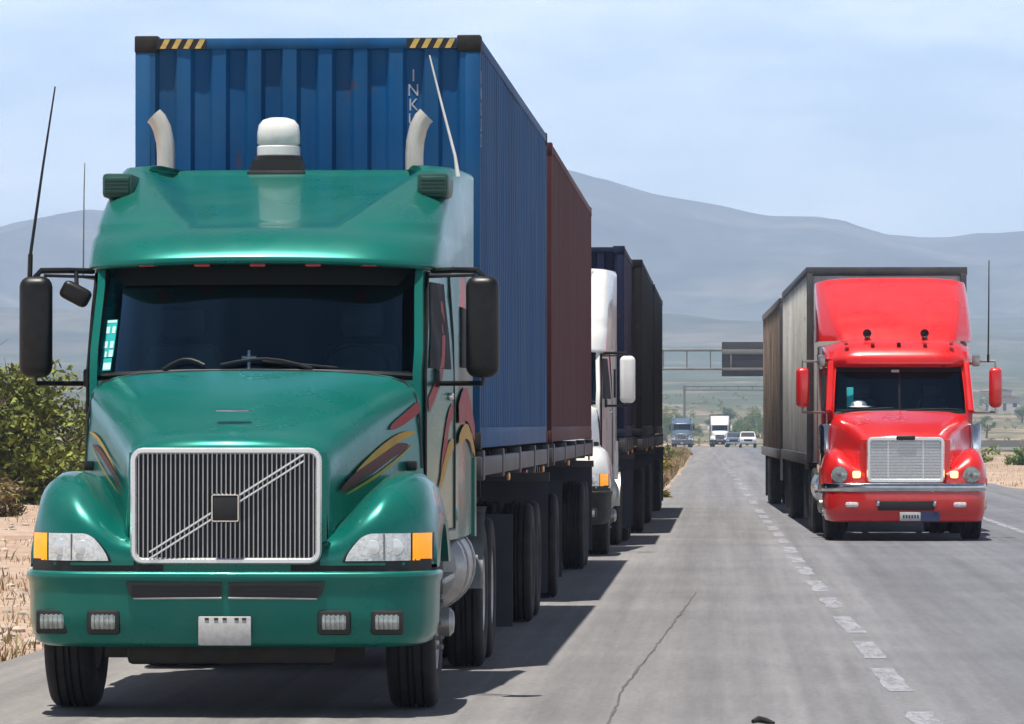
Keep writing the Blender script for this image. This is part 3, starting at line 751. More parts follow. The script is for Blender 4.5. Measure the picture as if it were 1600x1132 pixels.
def chassis_trailer(label, L, deck=1.56, group=None, lead=True, axles=None):
    root = tag(empty('container_trailer'), label, 'trailer', group)
    b = MB()
    for s in (-1, 1):
        b.box(s*.45-.06, s*.45+.06, .3, L-.1, 1.02, deck-.03)
    y = .02
    k = 0
    while y < L: b.box(-1.15, 1.15, y, y+.10, deck-.17, deck-.035); y += (L-.12)/9; k += 1
    b.build('chassis_frame', M['chassis'], root)
    for s in (-1, 1):
        r_ = MB(); r_.rbox(s*1.185-.045, s*1.185+.045, 0, L, deck-.20, deck-.06, .012)
        for k in range(5): r_.rbox(s*1.185-.055, s*1.185+.055, .1+k*(L-.4)/4, .3+k*(L-.4)/4, deck-.23, deck-.015, .012)
        q = r_.build('side_rail', M['rail'], root)
        for yy in (L*.34, L*.9):
            a = MB(); a.rbox(s*1.225-.012, s*1.225+.014, yy-.05, yy+.05, deck-.27, deck-.21, .01); a.build('marker_light', M['amber'], q)
        if lead:
            lg = MB(); lg.box(s*.72-.07, s*.72+.07, 2.9, 3.05, .45, 1.3); lg.rbox(s*.72-.14, s*.72+.14, 2.82, 3.13, .38, .42, .01); lg.build('landing_leg', M['chassis'], root)
        mf = MB(); mf.box(s*.93-.31, s*.93+.31, L-.55, L-.53, .16, 1.2); mf.build('mud_flap', M['flap'], root)
        hg = MB(); hg.box(s*.93-.33, s*.93+.33, L-.57, L-.51, 1.2, 1.28); hg.build('flap_bracket', M['rail'], root)
        tl = MB(); tl.rbox(s*.9-.13, s*.9+.13, L-.03, L+.02, deck-.36, deck-.24, .02); tl.build('tail_light', M['tail_red'], root)
    bp = MB(); bp.box(-1.1, 1.1, L-.12, L-.02, .5, .62); bp.box(-.75, -.65, L-.1, L-.04, .62, 1.1); bp.box(.65, .75, L-.1, L-.04, .62, 1.1); bp.build('rear_guard', M['rail'], root)
    ax = MB()
    for v in axles or (L-3.3, L-2.0): 
        ax.tube([(-1., v, .52), (1., v, .52)], .07, 10); ax.box(-.5, -.4, v-.5, v+.5, .6, 1.0); ax.box(.4, .5, v-.5, v+.5, .6, 1.0)
    ax.build('axle', M['chassis'], root)
    for v in axles or (L-3.3, L-2.0):
        for s in (-1, 1): wheel(root, s*1.09, v, .52, .52, .27, True, 'chassis')
    return root

def dolly(label, loc, rz):
    root = tag(empty('converter_dolly', loc, rz), label, 'dolly', 'converter dollies')
    b = MB()
    for s in (-1, 1):
        b.box(s*.4-.05, s*.4+.05, .3, 2.2, .85, 1.05)
        b.tube([(s*.4, .35, .95), (0, -1.6, .85)], .05, 8)
    b.box(-.5, .5, .9, 1.9, 1.05, 1.12); b.lathe([(.001, 1.2), (.4, 1.2), (.42, 1.14), (.001, 1.14)], 'z', (0, 1.35, 0), 20)
    b.tube([(-1., 1.35, .52), (1., 1.35, .52)], .07, 10)
    b.build('drawbar_frame', M['chassis'], root)
    for s in (-1, 1):
        wheel(root, s*1.09, 1.35, .52, .52, .27, True, 'chassis')
        f = MB(); f.box(s*.93-.31, s*.93+.31, 2.15, 2.17, .18, 1.15); f.build('mud_flap', M['flap'], root)
    return root

def van_trailer(label, matn, L, H, loc, rz, zb=1.12, half=1.285, curtain=False, topdark=True):
    root = tag(empty('box_trailer', loc, rz), label, 'trailer', 'trailers behind the red truck')
    m = M[matn]
    b = MB(); b.rbox(-half+.02, half-.02, .02, L-.02, zb, H-.01, .03)
    p = MB()
    for s in (-1, 1):
        k = .6
        while k < L - .2:
            x = s*(half-.02)
            p.rbox(min(x, x+s*.022), max(x, x+s*.022), k-.03, k+.03, zb+.16, H-.14, .006); k += .61 if not curtain else 1.2
    b.add(p.v, p.f); b.build('body', m, root)
    r = MB()
    for s in (-1, 1):
        r.rbox(s*half-.03, s*half+.012, 0, L, H-.13, H, .012) if s > 0 else r.rbox(-half-.012, -half+.03, 0, L, H-.13, H, .012)
    r.rbox(-half, half, -.015, .03, H-.14, H, .012)
    r.build('top_rail', M['rail'] if topdark else m, root)
    r = MB()
    for s in (-1, 1): r.rbox(s*half-.03, s*half+.03, 0, L, zb-.03, zb+.15, .012)
    for s in (-1, 1): r.rbox(s*(half-.05)-.05, s*(half-.05)+.05, -.02, .06, zb, H-.1, .012)
    r.build('bottom_rail', M['rail'], root)
    c = MB()
    for s in (-1, 1): c.box(s*.5-.06, s*.5+.06, .5, L-.1, zb-.32, zb-.03)
    c.build('chassis_frame', M['chassis'], root)
    for s in (-1, 1):
        lg = MB(); lg.box(s*.8-.07, s*.8+.07, 2.6, 2.75, .42, zb-.03); lg.rbox(s*.8-.14, s*.8+.14, 2.55, 2.8, .36, .40, .01); lg.build('landing_leg', M['rail'], root)
        mf = MB(); mf.box(s*.95-.3, s*.95+.3, L-.5, L-.48, .15, zb); mf.build('mud_flap', M['flap'], root)
        sk = MB(); sk.box(s*1.0-.15, s*1.0+.15, 3.6, 5.6, zb-.5, zb-.05); sk.build('tool_box', M['chassis'], root)
        for v in (L-3.1, L-1.8): wheel(root, s*1.09, v, .52, .52, .27, True, 'chassis')
    return root

# ---------------------------------------------------------------- the red truck
def red_truck(loc, rz):
    root = tag(empty('semi_truck', loc, rz), 'bright red truck with round headlights and chrome mesh grille driving in the right lane', 'truck')
    P = M['red']
    H = dict(v0=.05, v1=1.75, w=[(0,.66),(.15,.69),(.45,.78),(.8,.95),(1,1.06)], z=[(0,1.56),(.06,1.60),(.4,1.74),(.8,1.88),(1,1.95)], crown=1.2)
    hd = hood_mb(H)
    hd.grid([[(u, .055 + .09*(u/.66)**2, z) for u in (-.67,-.6,-.3,0,.3,.6,.67)] for z in (.84, 1.1, 1.4, 1.5)])
    hood = hd.build('hood', P, root, 50)
    F = dict(cr=[(.60,1.12),(.75,1.22),(.90,1.34),(1.02,1.385),(1.12,1.35),(1.19,1.24),(1.225,1.08)],
             vf=[(.60,.08),(.80,.085),(1.0,.13),(1.12,.22),(1.19,.33),(1.225,.45)], zlo=.84, vend=1.95, prof=FEND['prof'])
    for s in (-1, 1): fender_mb(F, s, (1.18, .52, .6)).build('fender', P, root, 60)
    g = MB(); g.prism(rrect(-.53, .53, .91, 1.50, .04), .02, .06); gr = g.build('grille', M['galv'], root)
    ring_tube(-.545, .545, .895, 1.515, .01, .05, .032).build('grille_surround', M['bright'], gr)
    bars = MB()
    for k in range(26): bars.box(-.52, .52, .004, .018, .925 + k*.0225, .938 + k*.0225)
    for u in (-.26, .26): bars.box(u-.008, u+.008, -.002, .018, .92, 1.49)
    bars.build('grille_bars', M['bright'], gr)
    bd = MB(); bd.rbox(-.14, .14, -.04, .0, 1.50, 1.57, .03, 3); bd.build('emblem', M['hazard_black'], gr)
    for s in (-1, 1):
        v = fend_front_v(F, .98, .98)
        h = MB(); h.lathe([(.125, .05), (.128, -.02), (.121, -.032), (.116, -.03)], 'y', (s*.98, v, .985), 28)
        q = h.build('headlight', M['chrome'], root)
        l = MB(); l.lathe([(.118, -.03), (.09, -.042), (.05, -.05), (.001, -.052)], 'y', (s*.98, v, .985), 28); l.build('lens_or_vent_face', M['lens_grey'], q)
        l = MB(); l.lathe([(.032, -.054), (.02, -.058), (.001, -.059)], 'y', (s*.98, v, .985), 16); l.build('lamp_bulb', M['galv'], q)
        t = MB(); t.rbox(s*.725-.062, s*.725+.062, v-.055, v+.02, .93, 1.04, .03, 3); t.build('turn_signal', M['amber_lit'], root)
    path = [(0,-.10),(.6,-.09),(.95,-.04),(1.1,.04),(1.19,.18),(1.215,.6)]
    ch = bumper_mb(path, [(-.14,.86),(.0,.862),(.014,.85),(.018,.80),(.012,.745),(.0,.737)]).build('bumper_band', M['chrome'], root, 60)
    bp = bumper_mb(path, [(-.02,.737),(.0,.734),(.008,.64),(.002,.50),(-.01,.40),(-.04,.31),(-.10,.285),(-.2,.28)]).build('bumper', P, root, 60)
    sl = MB(); sl.rbox(-.42, .42, -.115, -.05, .455, .60, .02); sl.build('bumper_grille', M['hazard_black'], bp)
    for s in (-1, 1):
        f = MB(); f.rbox(s*.42-.025, s*.42+.025, -.15, -.09, .52, .62, .012); f.build('tow_hook', M['chrome'], bp)
        f = MB(); f.rbox(s*.80-.10, s*.80+.10, -.10, -.03, .50, .58, .03); f.build('fog_light', M['lens'], bp)
    pl = MB(); pl.rbox(-.155, .155, -.125, -.10, .30, .43, .008); q = pl.build('licence_plate', M['plate'], bp)
    q.location = (.06, 0, 0)
    k = MB(); k.box(.165, .50, -.12, -.102, .30, .43); k.build('licence_plate', M['plate_blue'], bp)
    k = MB()
    for j in range(6): k.box(-.11+j*.042, -.083+j*.042, -.128, -.1252, .34, .39)
    k.build('plate_marks', M['plate_blue'], q)
    # cab
    hw = 1.10
    cab = MB()
    for s in (-1, 1):
        rows = []
        for z in (.9, 1.3, 1.7, 1.93, 2.2, 2.62, 2.85):
            a = 1.78 + max(0, z - 1.93)*.55
            t = .05*sm(1.93, 2.7, z)
            row = [(s*(hw - t - .10), a - .03, z), (s*(hw - t), a + .04, z)] + [(s*(hw - t*(1-k/6) + .06*sm(0,6,k)), lerp(a + .04, 4.9, k/6), z) for k in range(1, 7)]
            rows.append(row)
        cab.grid(rows)
        ap = [(s*(hw-.02-.05*sm(1.93,2.7,z)), 1.76 + max(0, z-1.93)*.55, z) for z in (1.93, 2.3, 2.68)]
        cab.tube(ap, .055, 8)
    cab.box(-1.14, 1.14, 4.86, 4.9, .9, 2.9); cab.box(-1.05, 1.05, 1.9, 4.85, .9, .96); cab.box(-1.0, 1.0, 1.76, 1.80, .9, 1.9); cab.box(-1.04, 1.04, 2.3, 4.85, 2.66, 2.7)
    cb = cab.build('cab', P, root, 40)
    Wn = windscreen(1.93, 2.62, 1.74, 2.14, 1.045, 1.0, .10)
    ws = MB().grid([[Wn(i/10, t/4) for i in range(-10, 11)] for t in range(5)]).build('windscreen', M['glass'], root, 180)
    sl = MB(); loop = [Wn(i/10, 0) for i in range(-10, 11)] + [Wn(1, t/4) for t in range(1, 5)] + [Wn(i/10, 1) for i in range(9, -11, -1)] + [Wn(-1, t/4) for t in range(3, 0, -1)]
    sl.tube([(x, y-.005, z) for x, y, z in loop], .026, 6, closed=True)
    sl.tube([(Wn(0, t/4)[0], Wn(0, t/4)[1]-.008, Wn(0, t/4)[2]) for t in range(5)], .022, 6); sl.build('windscreen_seal', M['black'], ws)
    st = MB(); st.grid([[(lambda p: (p[0], p[1]-.02, p[2]))(Wn(i/10*.97, t)) for i in range(-10, 11)] for t in (.88, .99)]); st.build('sun_visor', M['hazard_black'], ws)
    st = MB(); st.rbox(-.12, .0, 2.0, 2.03, 2.53, 2.57, .004); st.build('sticker', M['plate'], ws)
    wp = MB()
    for c, e_ in ((-.85, .75), (.1, .75)):
        wp.tube([(lambda p: (p[0], p[1]-.03, p[2]))(Wn(lerp(c, c+e_, k/6), .03 + .05*k/6)) for k in range(7)], .014, 6)
    wp.build('wiper', M['black'], root)
    tg = MB(); tg.rbox(-.80, -.70, 1.93, 1.99, 1.95, 2.30, .01); tg.build('sticker', M['sticker'], ws)
    ii = MB(); ii.rbox(-1.0, 1.0, 1.9, 2.3, 1.5, 1.97, .06); ii.box(-1.08, 1.08, 3.3, 3.34, 1.0, 2.65); ii.build('dashboard', M['interior'], root)
    for s in (-.55, .55):
        q = MB(); q.rbox(s-.24, s+.24, 2.5, 2.95, 1.4, 1.55, .05); q.rbox(s-.24, s+.24, 2.85, 3.0, 1.5, 2.12, .06); q.rbox(s-.14, s+.14, 2.87, 2.98, 2.15, 2.34, .05); q.build('seat', M['seat'], root)
    sw = MB(); sw.tube([(.55 + .22*math.cos(a), 2.3 + .11*math.sin(a), 1.98 + .19*math.sin(a)) for a in [2*math.pi*k/20 for k in range(20)]], .016, 6, closed=True); sw.build('steering_wheel', M['black'], root)
    # visor cap over the windscreen
    prof = [(2.60, 2.15), (2.62, 1.98), (2.66, 1.90), (2.74, 1.90), (2.83, 1.97), (2.93, 2.10), (3.01, 2.30), (3.05, 2.6), (3.06, 3.2)]
    rows = []
    for z, v in prof:
        half = [(1.06*k/16, v + .05*(k/16)**2 + .30*(k/16)**8, z - (.10*(k/16)**6 if z > 2.8 else 0)) for k in range(17)]
        ue, ve, ze = half[-1]
        half += [(1.11, ve + .12, ze), (1.125, lerp(ve, 4.9, .4), ze), (1.15, 4.9, ze)]
        rows.append([(-x, y, z_) for x, y, z_ in half[:0:-1]] + half)
    cp = MB().grid(rows).build('roof_cap', P, root, 60)
    for k in range(5):
        c = MB(); u = -.8 + .4*k; c.rbox(u-.03, u+.03, 2.06, 2.16, 2.945, 2.985, .012); c.build('clearance_light', M['tail_red'] if k != 2 else M['black'], cp)
    for u in (-.47, .41):
        hn = MB(); hn.lathe([(.066, -.02), (.05, .03), (.03, .12), (.025, .35), (.04, .4)], 'y', (u, 2.42, 3.13), 14); hn.box(u-.02, u+.02, 2.6, 2.66, 3.0, 3.12)
        h = hn.build('air_horn', M['chrome'], cp); q = MB(); q.lathe([(.060, -.012), (.001, .02)], 'y', (u, 2.42, 3.13), 14); q.build('horn_mouth', M['hazard_black'], h)
    # tall fairing
    rows = []
    for k in range(15):
        t = k/14; z = lerp(3.02, 4.00, t)
        half = []
        for i in range(21):
            u = 1.17*i/20; ub_ = lerp(.84, 1.06, t**.8)
            v = 2.42 + 1.25*t + .9*t*t + 2.0*max(0, u - ub_) + .10*u*u
            half.append((u, v, z - .05*(i/20)**4*t))
        ve = half[-1][1]
        half += [(1.19, ve + .15, half[-1][2]), (1.19, max(ve + .2, 5.0), half[-1][2])]
        rows.append([(-x, y, z_) for x, y, z_ in half[:0:-1]] + half)
    last = rows[-1]
    rows.append([(x*.985, y + .04, z + .035) for x, y, z in last]); rows.append([(x*.95, y + .12, z + .05) for x, y, z in last]); rows.append([(x*.94, 5.2, z + .04) for x, y, z in last])
    MB().grid(rows).build('roof_fairing', P, root, 50)
    for s in (-1, 1):
        d = MB(); d.grid([[(s*(hw - .05*sm(1.93,2.7,z)*(1-k/4*.5) + .012 + .045*sm(0,6,k*1.6)), lerp(1.95 + max(0, z-1.93)*.55, 2.95, k/4), z) for k in range(5)] for z in (1.0, 1.5, 1.93, 2.3, 2.58)])
        dr = d.build('door', P, root, 60)
        w = MB(); w.grid([[(s*(hw - .05*sm(1.93,2.7,z)*(1-k/4*.5) + .018 + .045*sm(0,6,k*1.6)), lerp(2.05 + max(0, z-1.93)*.55, 2.85, k/4), z) for k in range(5)] for z in (1.97, 2.2, 2.52)])
        w.build('side_window', M['interior'], dr)
        ac = MB(); ac.lathe([(.001, 0), (.10, .02), (.115, .06), (.115, .62), (.09, .66)], 'z', (s*1.12, 1.78, 1.08), 20); ac.build('air_cleaner', M['chrome'], root)
        tk = MB(); tk.lathe([(.001, 3.0), (.26, 3.02), (.31, 3.08), (.31, 4.9), (.001, 4.96)], 'y', (s*.95, 0, .75), 24); tk.build('fuel_tank', M['chrome'], root)
        sp = MB(); sp.rbox(s*1.08-.12, s*1.08+.12, 1.9, 3.0, .38, .42, .01); sp.rbox(s*1.1-.1, s*1.1+.1, 1.9, 3.0, .68, .72, .01); sp.box(s*1.0-.02, s*1.0+.02, 1.95, 2.0, .38, .9); sp.build('step', M['alloy'], root)
        um = s*1.47
        mb = MB(); mb.rbox(um-.10, um+.10, 1.95, 2.10, 1.99, 2.60, .075, 4); q = mb.build('mirror', P, root, 60)
        gl = MB(); gl.rbox(um-.075, um+.075, 2.097, 2.107, 2.03, 2.56, .02); gl.build('mirror_glass', M['chrome'], q)
        ar = MB(); ar.tube([(s*1.06, 2.3, 2.66), (s*1.25, 2.1, 2.70), (um, 2.03, 2.70), (um, 2.03, 2.55)], .02, 8); ar.build('mirror_arm', M['alloy'], q); ar = MB(); ar.tube([(s*1.1, 2.2, 1.92), (um, 2.03, 1.92), (um, 2.03, 2.0)], .018, 8)
        ar.rbox(s*1.18-.06, s*1.18+.06, 2.05, 2.2, 2.62, 2.80, .03); ar.build('mirror_arm', M['alloy'], q)
        wheel(root, s*1.03, 1.18, .52, .52, .30, False, 'chrome')
        fl = MB(); fl.box(s*1.0-.28, s*1.0+.28, 7.7, 7.72, .2, 1.0); fl.build('mud_flap', M['flap'], root)
    chassis(root, .35, 7.7)
    drive_axles(root, (5.75, 7.0))
    an = MB(); an.tube([(1.36, 2.05, 2.68), (1.36, 2.05, 2.80)], .02, 6); an.tube([(1.36, 2.05, 2.80), (1.37, 2.06, 3.5), (1.375, 2.07, 4.24)], [.013, .011, .008], 6); an.build('antenna', M['black'], root)
    tag(root.children[-1], None)
    return root

# ---------------------------------------------------------------- far pickup
def pickup(label, loc, rz, paint='white'):
    root = tag(empty('pickup_truck', loc, rz), label, 'pickup truck')
    P = M[paint]
    b = MB(); sec = []
    for v, w, zt in ((0,.78,.80),(.06,.86,.98),(.3,.90,1.06),(1.2,.93,1.12),(1.5,.93,1.13),(3.2,.93,1.13),(5.2,.92,1.12),(5.25,.9,1.1)):
        sec.append([(-w*.97, v, .45), (-w, v, .7), (-w, v, zt-.1), (-w*.9, v, zt), (w*.9, v, zt), (w, v, zt-.1), (w, v, .7), (w*.97, v, .45)])
    b.grid(sec); b.f += [tuple(range(8)), tuple(range(56, 64))]; b.build('body', P, root, 40)
    c = MB(); sec = []
    for z, v0, v1, w in ((1.12, 1.45, 3.4, .88), (1.45, 1.85, 3.3, .82), (1.72, 2.2, 3.2, .74), (1.78, 2.35, 3.1, .68)):
        sec.append([(-w, v0, z), (w, v0, z), (w, v1, z), (-w, v1, z)])
    c.grid(sec, close=True); c.f.append((12, 13, 14, 15)); c.build('cab', P, root, 30)
    g = MB(); g.add([(-.80, 1.50, 1.16), (.80, 1.50, 1.16), (.70, 2.13, 1.70), (-.70, 2.13, 1.70)], [(0,1,2,3)]); g.build('windscreen', M['interior'], root)
    for s in (-1, 1):
        g = MB(); g.add([(s*.885, 1.75, 1.18), (s*.885, 3.2, 1.18), (s*.775, 3.05, 1.66), (s*.775, 2.25, 1.66)], [(0,1,2,3)]); g.build('side_window', M['interior'], root)
        h = MB(); h.rbox(s*.68-.14, s*.68+.14, -.03, .1, .76, .93, .03); h.build('headlight', M['lens'], root)
        m_ = MB(); m_.rbox(s*1.02-.09, s*1.02+.09, 1.75, 1.85, 1.15, 1.35, .04); m_.build('mirror', M['black'], root)
        wheel(root, s*.80, .95, .37, .37, .24, False, 'alloy'); wheel(root, s*.80, 4.2, .37, .37, .24, False, 'alloy')
    g = MB(); g.rbox(-.48, .48, -.03, .08, .72, .94, .03); g.build('grille', M['black'], root)
    g = MB(); g.rbox(-.88, .88, -.10, .08, .46, .64, .04); g.build('bumper', M['chrome'], root)
    return root
# ================================================================ placement
CAMZ = 1.72
TX, TY = -2.92, 30.0
green = big_truck('semi_truck', 'emerald green long-nosed truck parked on the shoulder, white beacon dome on its roof', 'green', True, True)
green.location = (TX, TY, 0)

c1 = container('bright blue container with hazard stripes right behind the green cab', 'c_blue', 12.19, 2.896, 'containers on the parked trucks', True, True)
yaw1 = -.004
c1.location = (TX - .005, TY + 5.95, 1.56); c1.rotation_euler.z = yaw1
t1 = chassis_trailer('flat trailer carrying the bright blue container', 12.3, 1.56, 'container trailers')
t1.location = (TX - .005, TY + 5.92, 0); t1.rotation_euler.z = yaw1
c2 = container('maroon container behind the bright blue one', 'c_maroon', 14.9, 2.896, 'containers on the parked trucks')
c2.location = (-2.88, 49.65, 1.56)
t2 = chassis_trailer('flat trailer carrying the maroon container', 15.0, 1.56, 'container trailers', False)
t2.location = (-2.88, 49.62, 0)
dolly('wheeled dolly under the front of the maroon container trailer', (-2.88, 49.9, 0), 0)

WX, WY = -2.70, 67.0
white = big_truck('semi_truck', 'white truck parked between the maroon container and the navy one', 'white', False, False, True)
white.location = (WX, WY, 0)
c3 = container('short navy container behind the white parked cab', 'c_navy', 6.06, 2.72, 'containers on the parked trucks')
c3.location = (WX + .07, WY + 6.3, 1.56)
t3 = chassis_trailer('short trailer under the navy container behind the white cab', 6.5, 1.56, 'container trailers')
t3.location = (WX + .07, WY + 6.2, 0)
c4 = container('nearly black container next behind the short navy one', 'c_brown', 12.19, 2.78, 'containers on the parked trucks')
c4.location = (-2.50, 81.2, 1.56)
t4 = chassis_trailer('trailer under the nearly black container behind the navy one', 12.3, 1.56, 'container trailers', False)
t4.location = (-2.50, 81.15, 0)
dolly('wheeled dolly under the front of the nearly black container trailer', (-2.50, 80.9, 0), 0)
c5 = container('rearmost dark container at the tail of the parked queue', 'c_brown', 12.19, 2.75, 'containers on the parked trucks')
c5.location = (-2.48, 94.2, 1.56)
t5 = chassis_trailer('trailer under the rearmost dark container of the parked queue', 12.3, 1.56, 'container trailers', False)
t5.location = (-2.48, 94.15, 0)

red = red_truck((2.71, 76.3, 0), .014)
def along(x, y, rz, d): return (x - math.sin(rz)*d, y + math.cos(rz)*d, 0)
van_trailer('pale grey box trailer with dark top edge coupled behind the red truck', 't_grey', 15.6, 4.27, along(2.63, 82.6, .0135, 0), .0135)
van_trailer('weathered brown box trailer at the tail behind the pale grey one', 't_tan', 15.5, 4.2, along(2.63, 82.6, .0135, 17.2), .0135, 1.1, 1.30, True)

# far traffic
far = big_truck('semi_truck', 'tiny distant white truck coming along the middle of the road', 'white', False, False, True)
far.location = (-.42, 638, -1.0)
vt = van_trailer('white box trailer of the tiny distant white truck', 't_grey', 14, 4.1, (-.42, 644.5, -1.0), 0)
far2 = big_truck('semi_truck', 'tiny distant blue-grey truck stopped at the left road edge', 'bluegrey', False)
far2.location = (-4.85, 600, -.87)
pickup('tiny distant white pickup beside the distant white truck', (2.75, 566, -.75), .02)
q = MB(); q.lathe([(.001, 0), (.12, .01), (.13, .05), (.11, .10), (.06, .125), (.001, .13)], 'z', (0, 0, 0), 16)
q.lathe([(.13, .03), (.19, .02), (.20, .035), (.13, .05)], 'z', (.02, 0, 0), 16)
o = q.build('sun_hat', M['dome_white']); o.location = along(2.71, 76.3, .014, 1.93); o.location.x -= .62; o.location.z = 1.97
tag(o, 'white round sun hat lying behind the windscreen of the red truck', 'hat')
q = MB(); q.tube([(0, 0, 0), (0, 0, .13)], .012, 6); q.tube([(-.045, 0, .085), (.045, 0, .085)], .010, 6); q.lathe([(.05, 0), (.05, .012), (.001, .014)], 'z', (0, 0, 0), 12, True)
o = q.build('cross', M['bright']); o.location = (TX - .06, TY + 2.1, 2.062); tag(o, 'small metal cross standing on the dashboard of the green truck', 'ornament')
pickup('tiny distant grey pickup in the gap between the distant white truck and white pickup', (1.25, 612, -.91), 0, 'bluegrey')
d_ = MB(); d_.tube([(0,0,.02), (.03,.06,.03), (.08,.07,.02), (.12,.01,.012)], [.012,.02,.018,.008], 8)
o = d_.build('tyre_scrap', M['rubber']); o.location = (.17, 29.45, 0); tag(o, 'small black scrap of tyre lying on the asphalt in the foreground', 'debris')

# ---------------------------------------------------------------- ground and road
prof = [(-400,0),(180,0),(400,-.32),(640,-1.0),(760,-1.5),(900,-2.1),(1000,-1.6),(1150,1.0),(1350,4.5),(1800,10),(2500,24),(3500,52),(4600,82),(6000,120),(9500,150)]
def zroad(y): return interp(prof, y)
LE = [(-60,-6.0),(20,-5.6),(38,-5.25),(104,-5.1),(112,-3.4),(122,-2.0),(140,-1.5),(220,-1.65),(360,-2.15),(640,-5.6),(900,-9)]
RE = [(-60,9.8),(100,9.0),(131,8.0),(160,7.9),(300,7.0),(640,5.2),(900,2)]
CL = [(-60,1.75),(0,1.37),(30,1.17),(60,.98),(92,.79),(220,.10),(640,-1.9)]
ys = [-60,-20,0] + [i for i in range(10, 180, 3)] + list(range(180, 420, 10)) + list(range(420, 905, 20))
rows = []
for y in ys:
    l, r = interp(LE, y), interp(RE, y); l += .25*noise.noise(Vector((y*.21, 3.1, 0))) + .08*noise.noise(Vector((y*1.3, 1.1, 0))); r += .3*noise.noise(Vector((y*.17, 9.1, 0)))
    rows.append([(lerp(l, r, k/16), y, zroad(y)) for k in range(17)])
m, nt, b = newmat('asphalt'); co = objco(nt)
sx = N(nt, 'ShaderNodeSeparateXYZ'); nt.links.new(co, sx.inputs[0])
fine = noise_node(nt, 16, 6, co, .85); big = noise_node(nt, .32, 5, co); streak = noise_node(nt, 1, 5, mapping(nt, co, (2.6, .022, 1)), .65)
lanes = ramp(nt, N(nt, 'ShaderNodeMath', operation='MULTIPLY_ADD').outputs[0], [(.0,(.205,.192,.180)),(.28,(.212,.200,.188)),(.42,(.190,.186,.188)),(.50,(.176,.176,.183)),(.56,(.156,.160,.174)),(.80,(.144,.150,.168)),(1,(.165,.164,.166))])
mm = lanes.inputs['Fac'].links[0].from_node; nt.links.new(sx.outputs[0], mm.inputs[0]); mm.inputs[1].default_value = 1/15; mm.inputs[2].default_value = .42
c = mixc(nt, 1.0, lanes.outputs['Color'], ramp(nt, streak.outputs['Fac'], [(.32,(.76,.76,.775)),(.68,(1.20,1.20,1.20))]).outputs['Color'], 'MULTIPLY')
c = mixc(nt, 1.0, c, ramp(nt, big.outputs['Fac'], [(.35,(.86,.86,.875)),(.65,(1.03,1.03,1.02))]).outputs['Color'], 'MULTIPLY')
c = mixc(nt, 1.0, c, ramp(nt, fine.outputs['Fac'], [(.28,(.70,.70,.71)),(.5,(1.12,1.12,1.13)),(.72,(1.48,1.48,1.48))]).outputs['Color'], 'MULTIPLY')
gr = noise_node(nt, 1, 5, mapping(nt, co, (7, .55, 1)), .75)
c = mixc(nt, 1, c, ramp(nt, gr.outputs['Fac'], [(.30,(.83,.83,.83)),(.5,(.92,.92,.92)),(.70,(1.02,1.02,1.02))]).outputs['Color'], 'MULTIPLY')
tr = noise_node(nt, 1, 3, mapping(nt, co, (.25, 1.6, 1)), .7)
c = mixc(nt, ramp(nt, tr.outputs['Fac'], [(.60,(0,0,0)),(.76,(.16,.16,.16))]).outputs['Color'], c, (.13,.125,.125))
wt = ramp(nt, mm.outputs[0], [(.16,(1,1,1)),(.25,(.86,.86,.87)),(.33,(1,1,1)),(.345,(.94,.94,.94)),(.40,(.86,.86,.87)),(.46,(1,1,1)),(.51,(1,1,1)),(.555,(.84,.84,.85)),(.605,(1,1,1)),(.64,(.92,.92,.92)),(.70,(.85,.85,.86)),(.76,(1,1,1))])
c = mixc(nt, 1, c, wt.outputs['Color'], 'MULTIPLY')
nt.links.new(c, b.inputs['Base Color']); b.inputs['Roughness'].default_value = .78; b.inputs['Specular IOR Level'].default_value = .35
bp = N(nt, 'ShaderNodeBump'); bp.inputs['Strength'].default_value = .5; bp.inputs['Distance'].default_value = .012
nt.links.new(fine.outputs['Fac'], bp.inputs['Height']); nt.links.new(bp.outputs['Normal'], b.inputs['Normal'])
M['asphalt'] = m
road = MB().grid(rows).build('road', M['asphalt'], None, 180); tag(road, 'grey worn two-lane asphalt highway with shoulder', None, None, 'structure')

# painted line: worn paint over asphalt
def paintmat(name, thr):
    m, nt, b = newmat(name); co = objco(nt)
    n = noise_node(nt, 3.5, 8, mapping(nt, co, (2.2, .30, 1)), .75)
    tr = N(nt, 'ShaderNodeBsdfTransparent'); mx = N(nt, 'ShaderNodeMixShader'); out = nt.nodes['Material Output']
    f = ramp(nt, n.outputs['Fac'], [(thr - .14, (.05,.05,.05)), (thr + .14, (.80,.80,.80))])
    b.inputs['Base Color'].default_value = (.34,.345,.38,1); b.inputs['Roughness'].default_value = .7
    nt.links.new(f.outputs['Color'], mx.inputs[0]); nt.links.new(tr.outputs[0], mx.inputs[1]); nt.links.new(b.outputs[0], mx.inputs[2]); nt.links.new(mx.outputs[0], out.inputs['Surface'])
    return m
M['road_paint'] = paintmat('worn_road_paint', .42); M['road_paint_faint'] = paintmat('faint_road_paint', .54)
def strip(mb, x_of, y0, y1, w, n=6, dz=.004, jit=.02):
    rows = []
    for k in range(n + 1):
        y = lerp(y0, y1, k/n); x = x_of(y); j = jit*random.uniform(-1, 1)
        rows.append([(x - w/2 + j, y, zroad(y) + dz), (x + w/2 + j, y, zroad(y) + dz)])
    mb.grid(rows)
dash = MB(); y = 22.5
while y < 420:
    L = random.uniform(2.3, 3.6) if y < 100 else 5
    strip(dash, lambda v: interp(CL, v), y, y + L, .165 if y < 100 else .18); y += L + (random.uniform(1.5, 2.4) if y < 100 else 7)
tag(dash.build('lane_marking', M['road_paint'], None, 180), None, None, None, 'structure')
el = MB()
strip(el, lambda v: 4.72 + .1*math.sin(v*.02) - max(0, v-140)*.004, 18, 420, .13, 90)
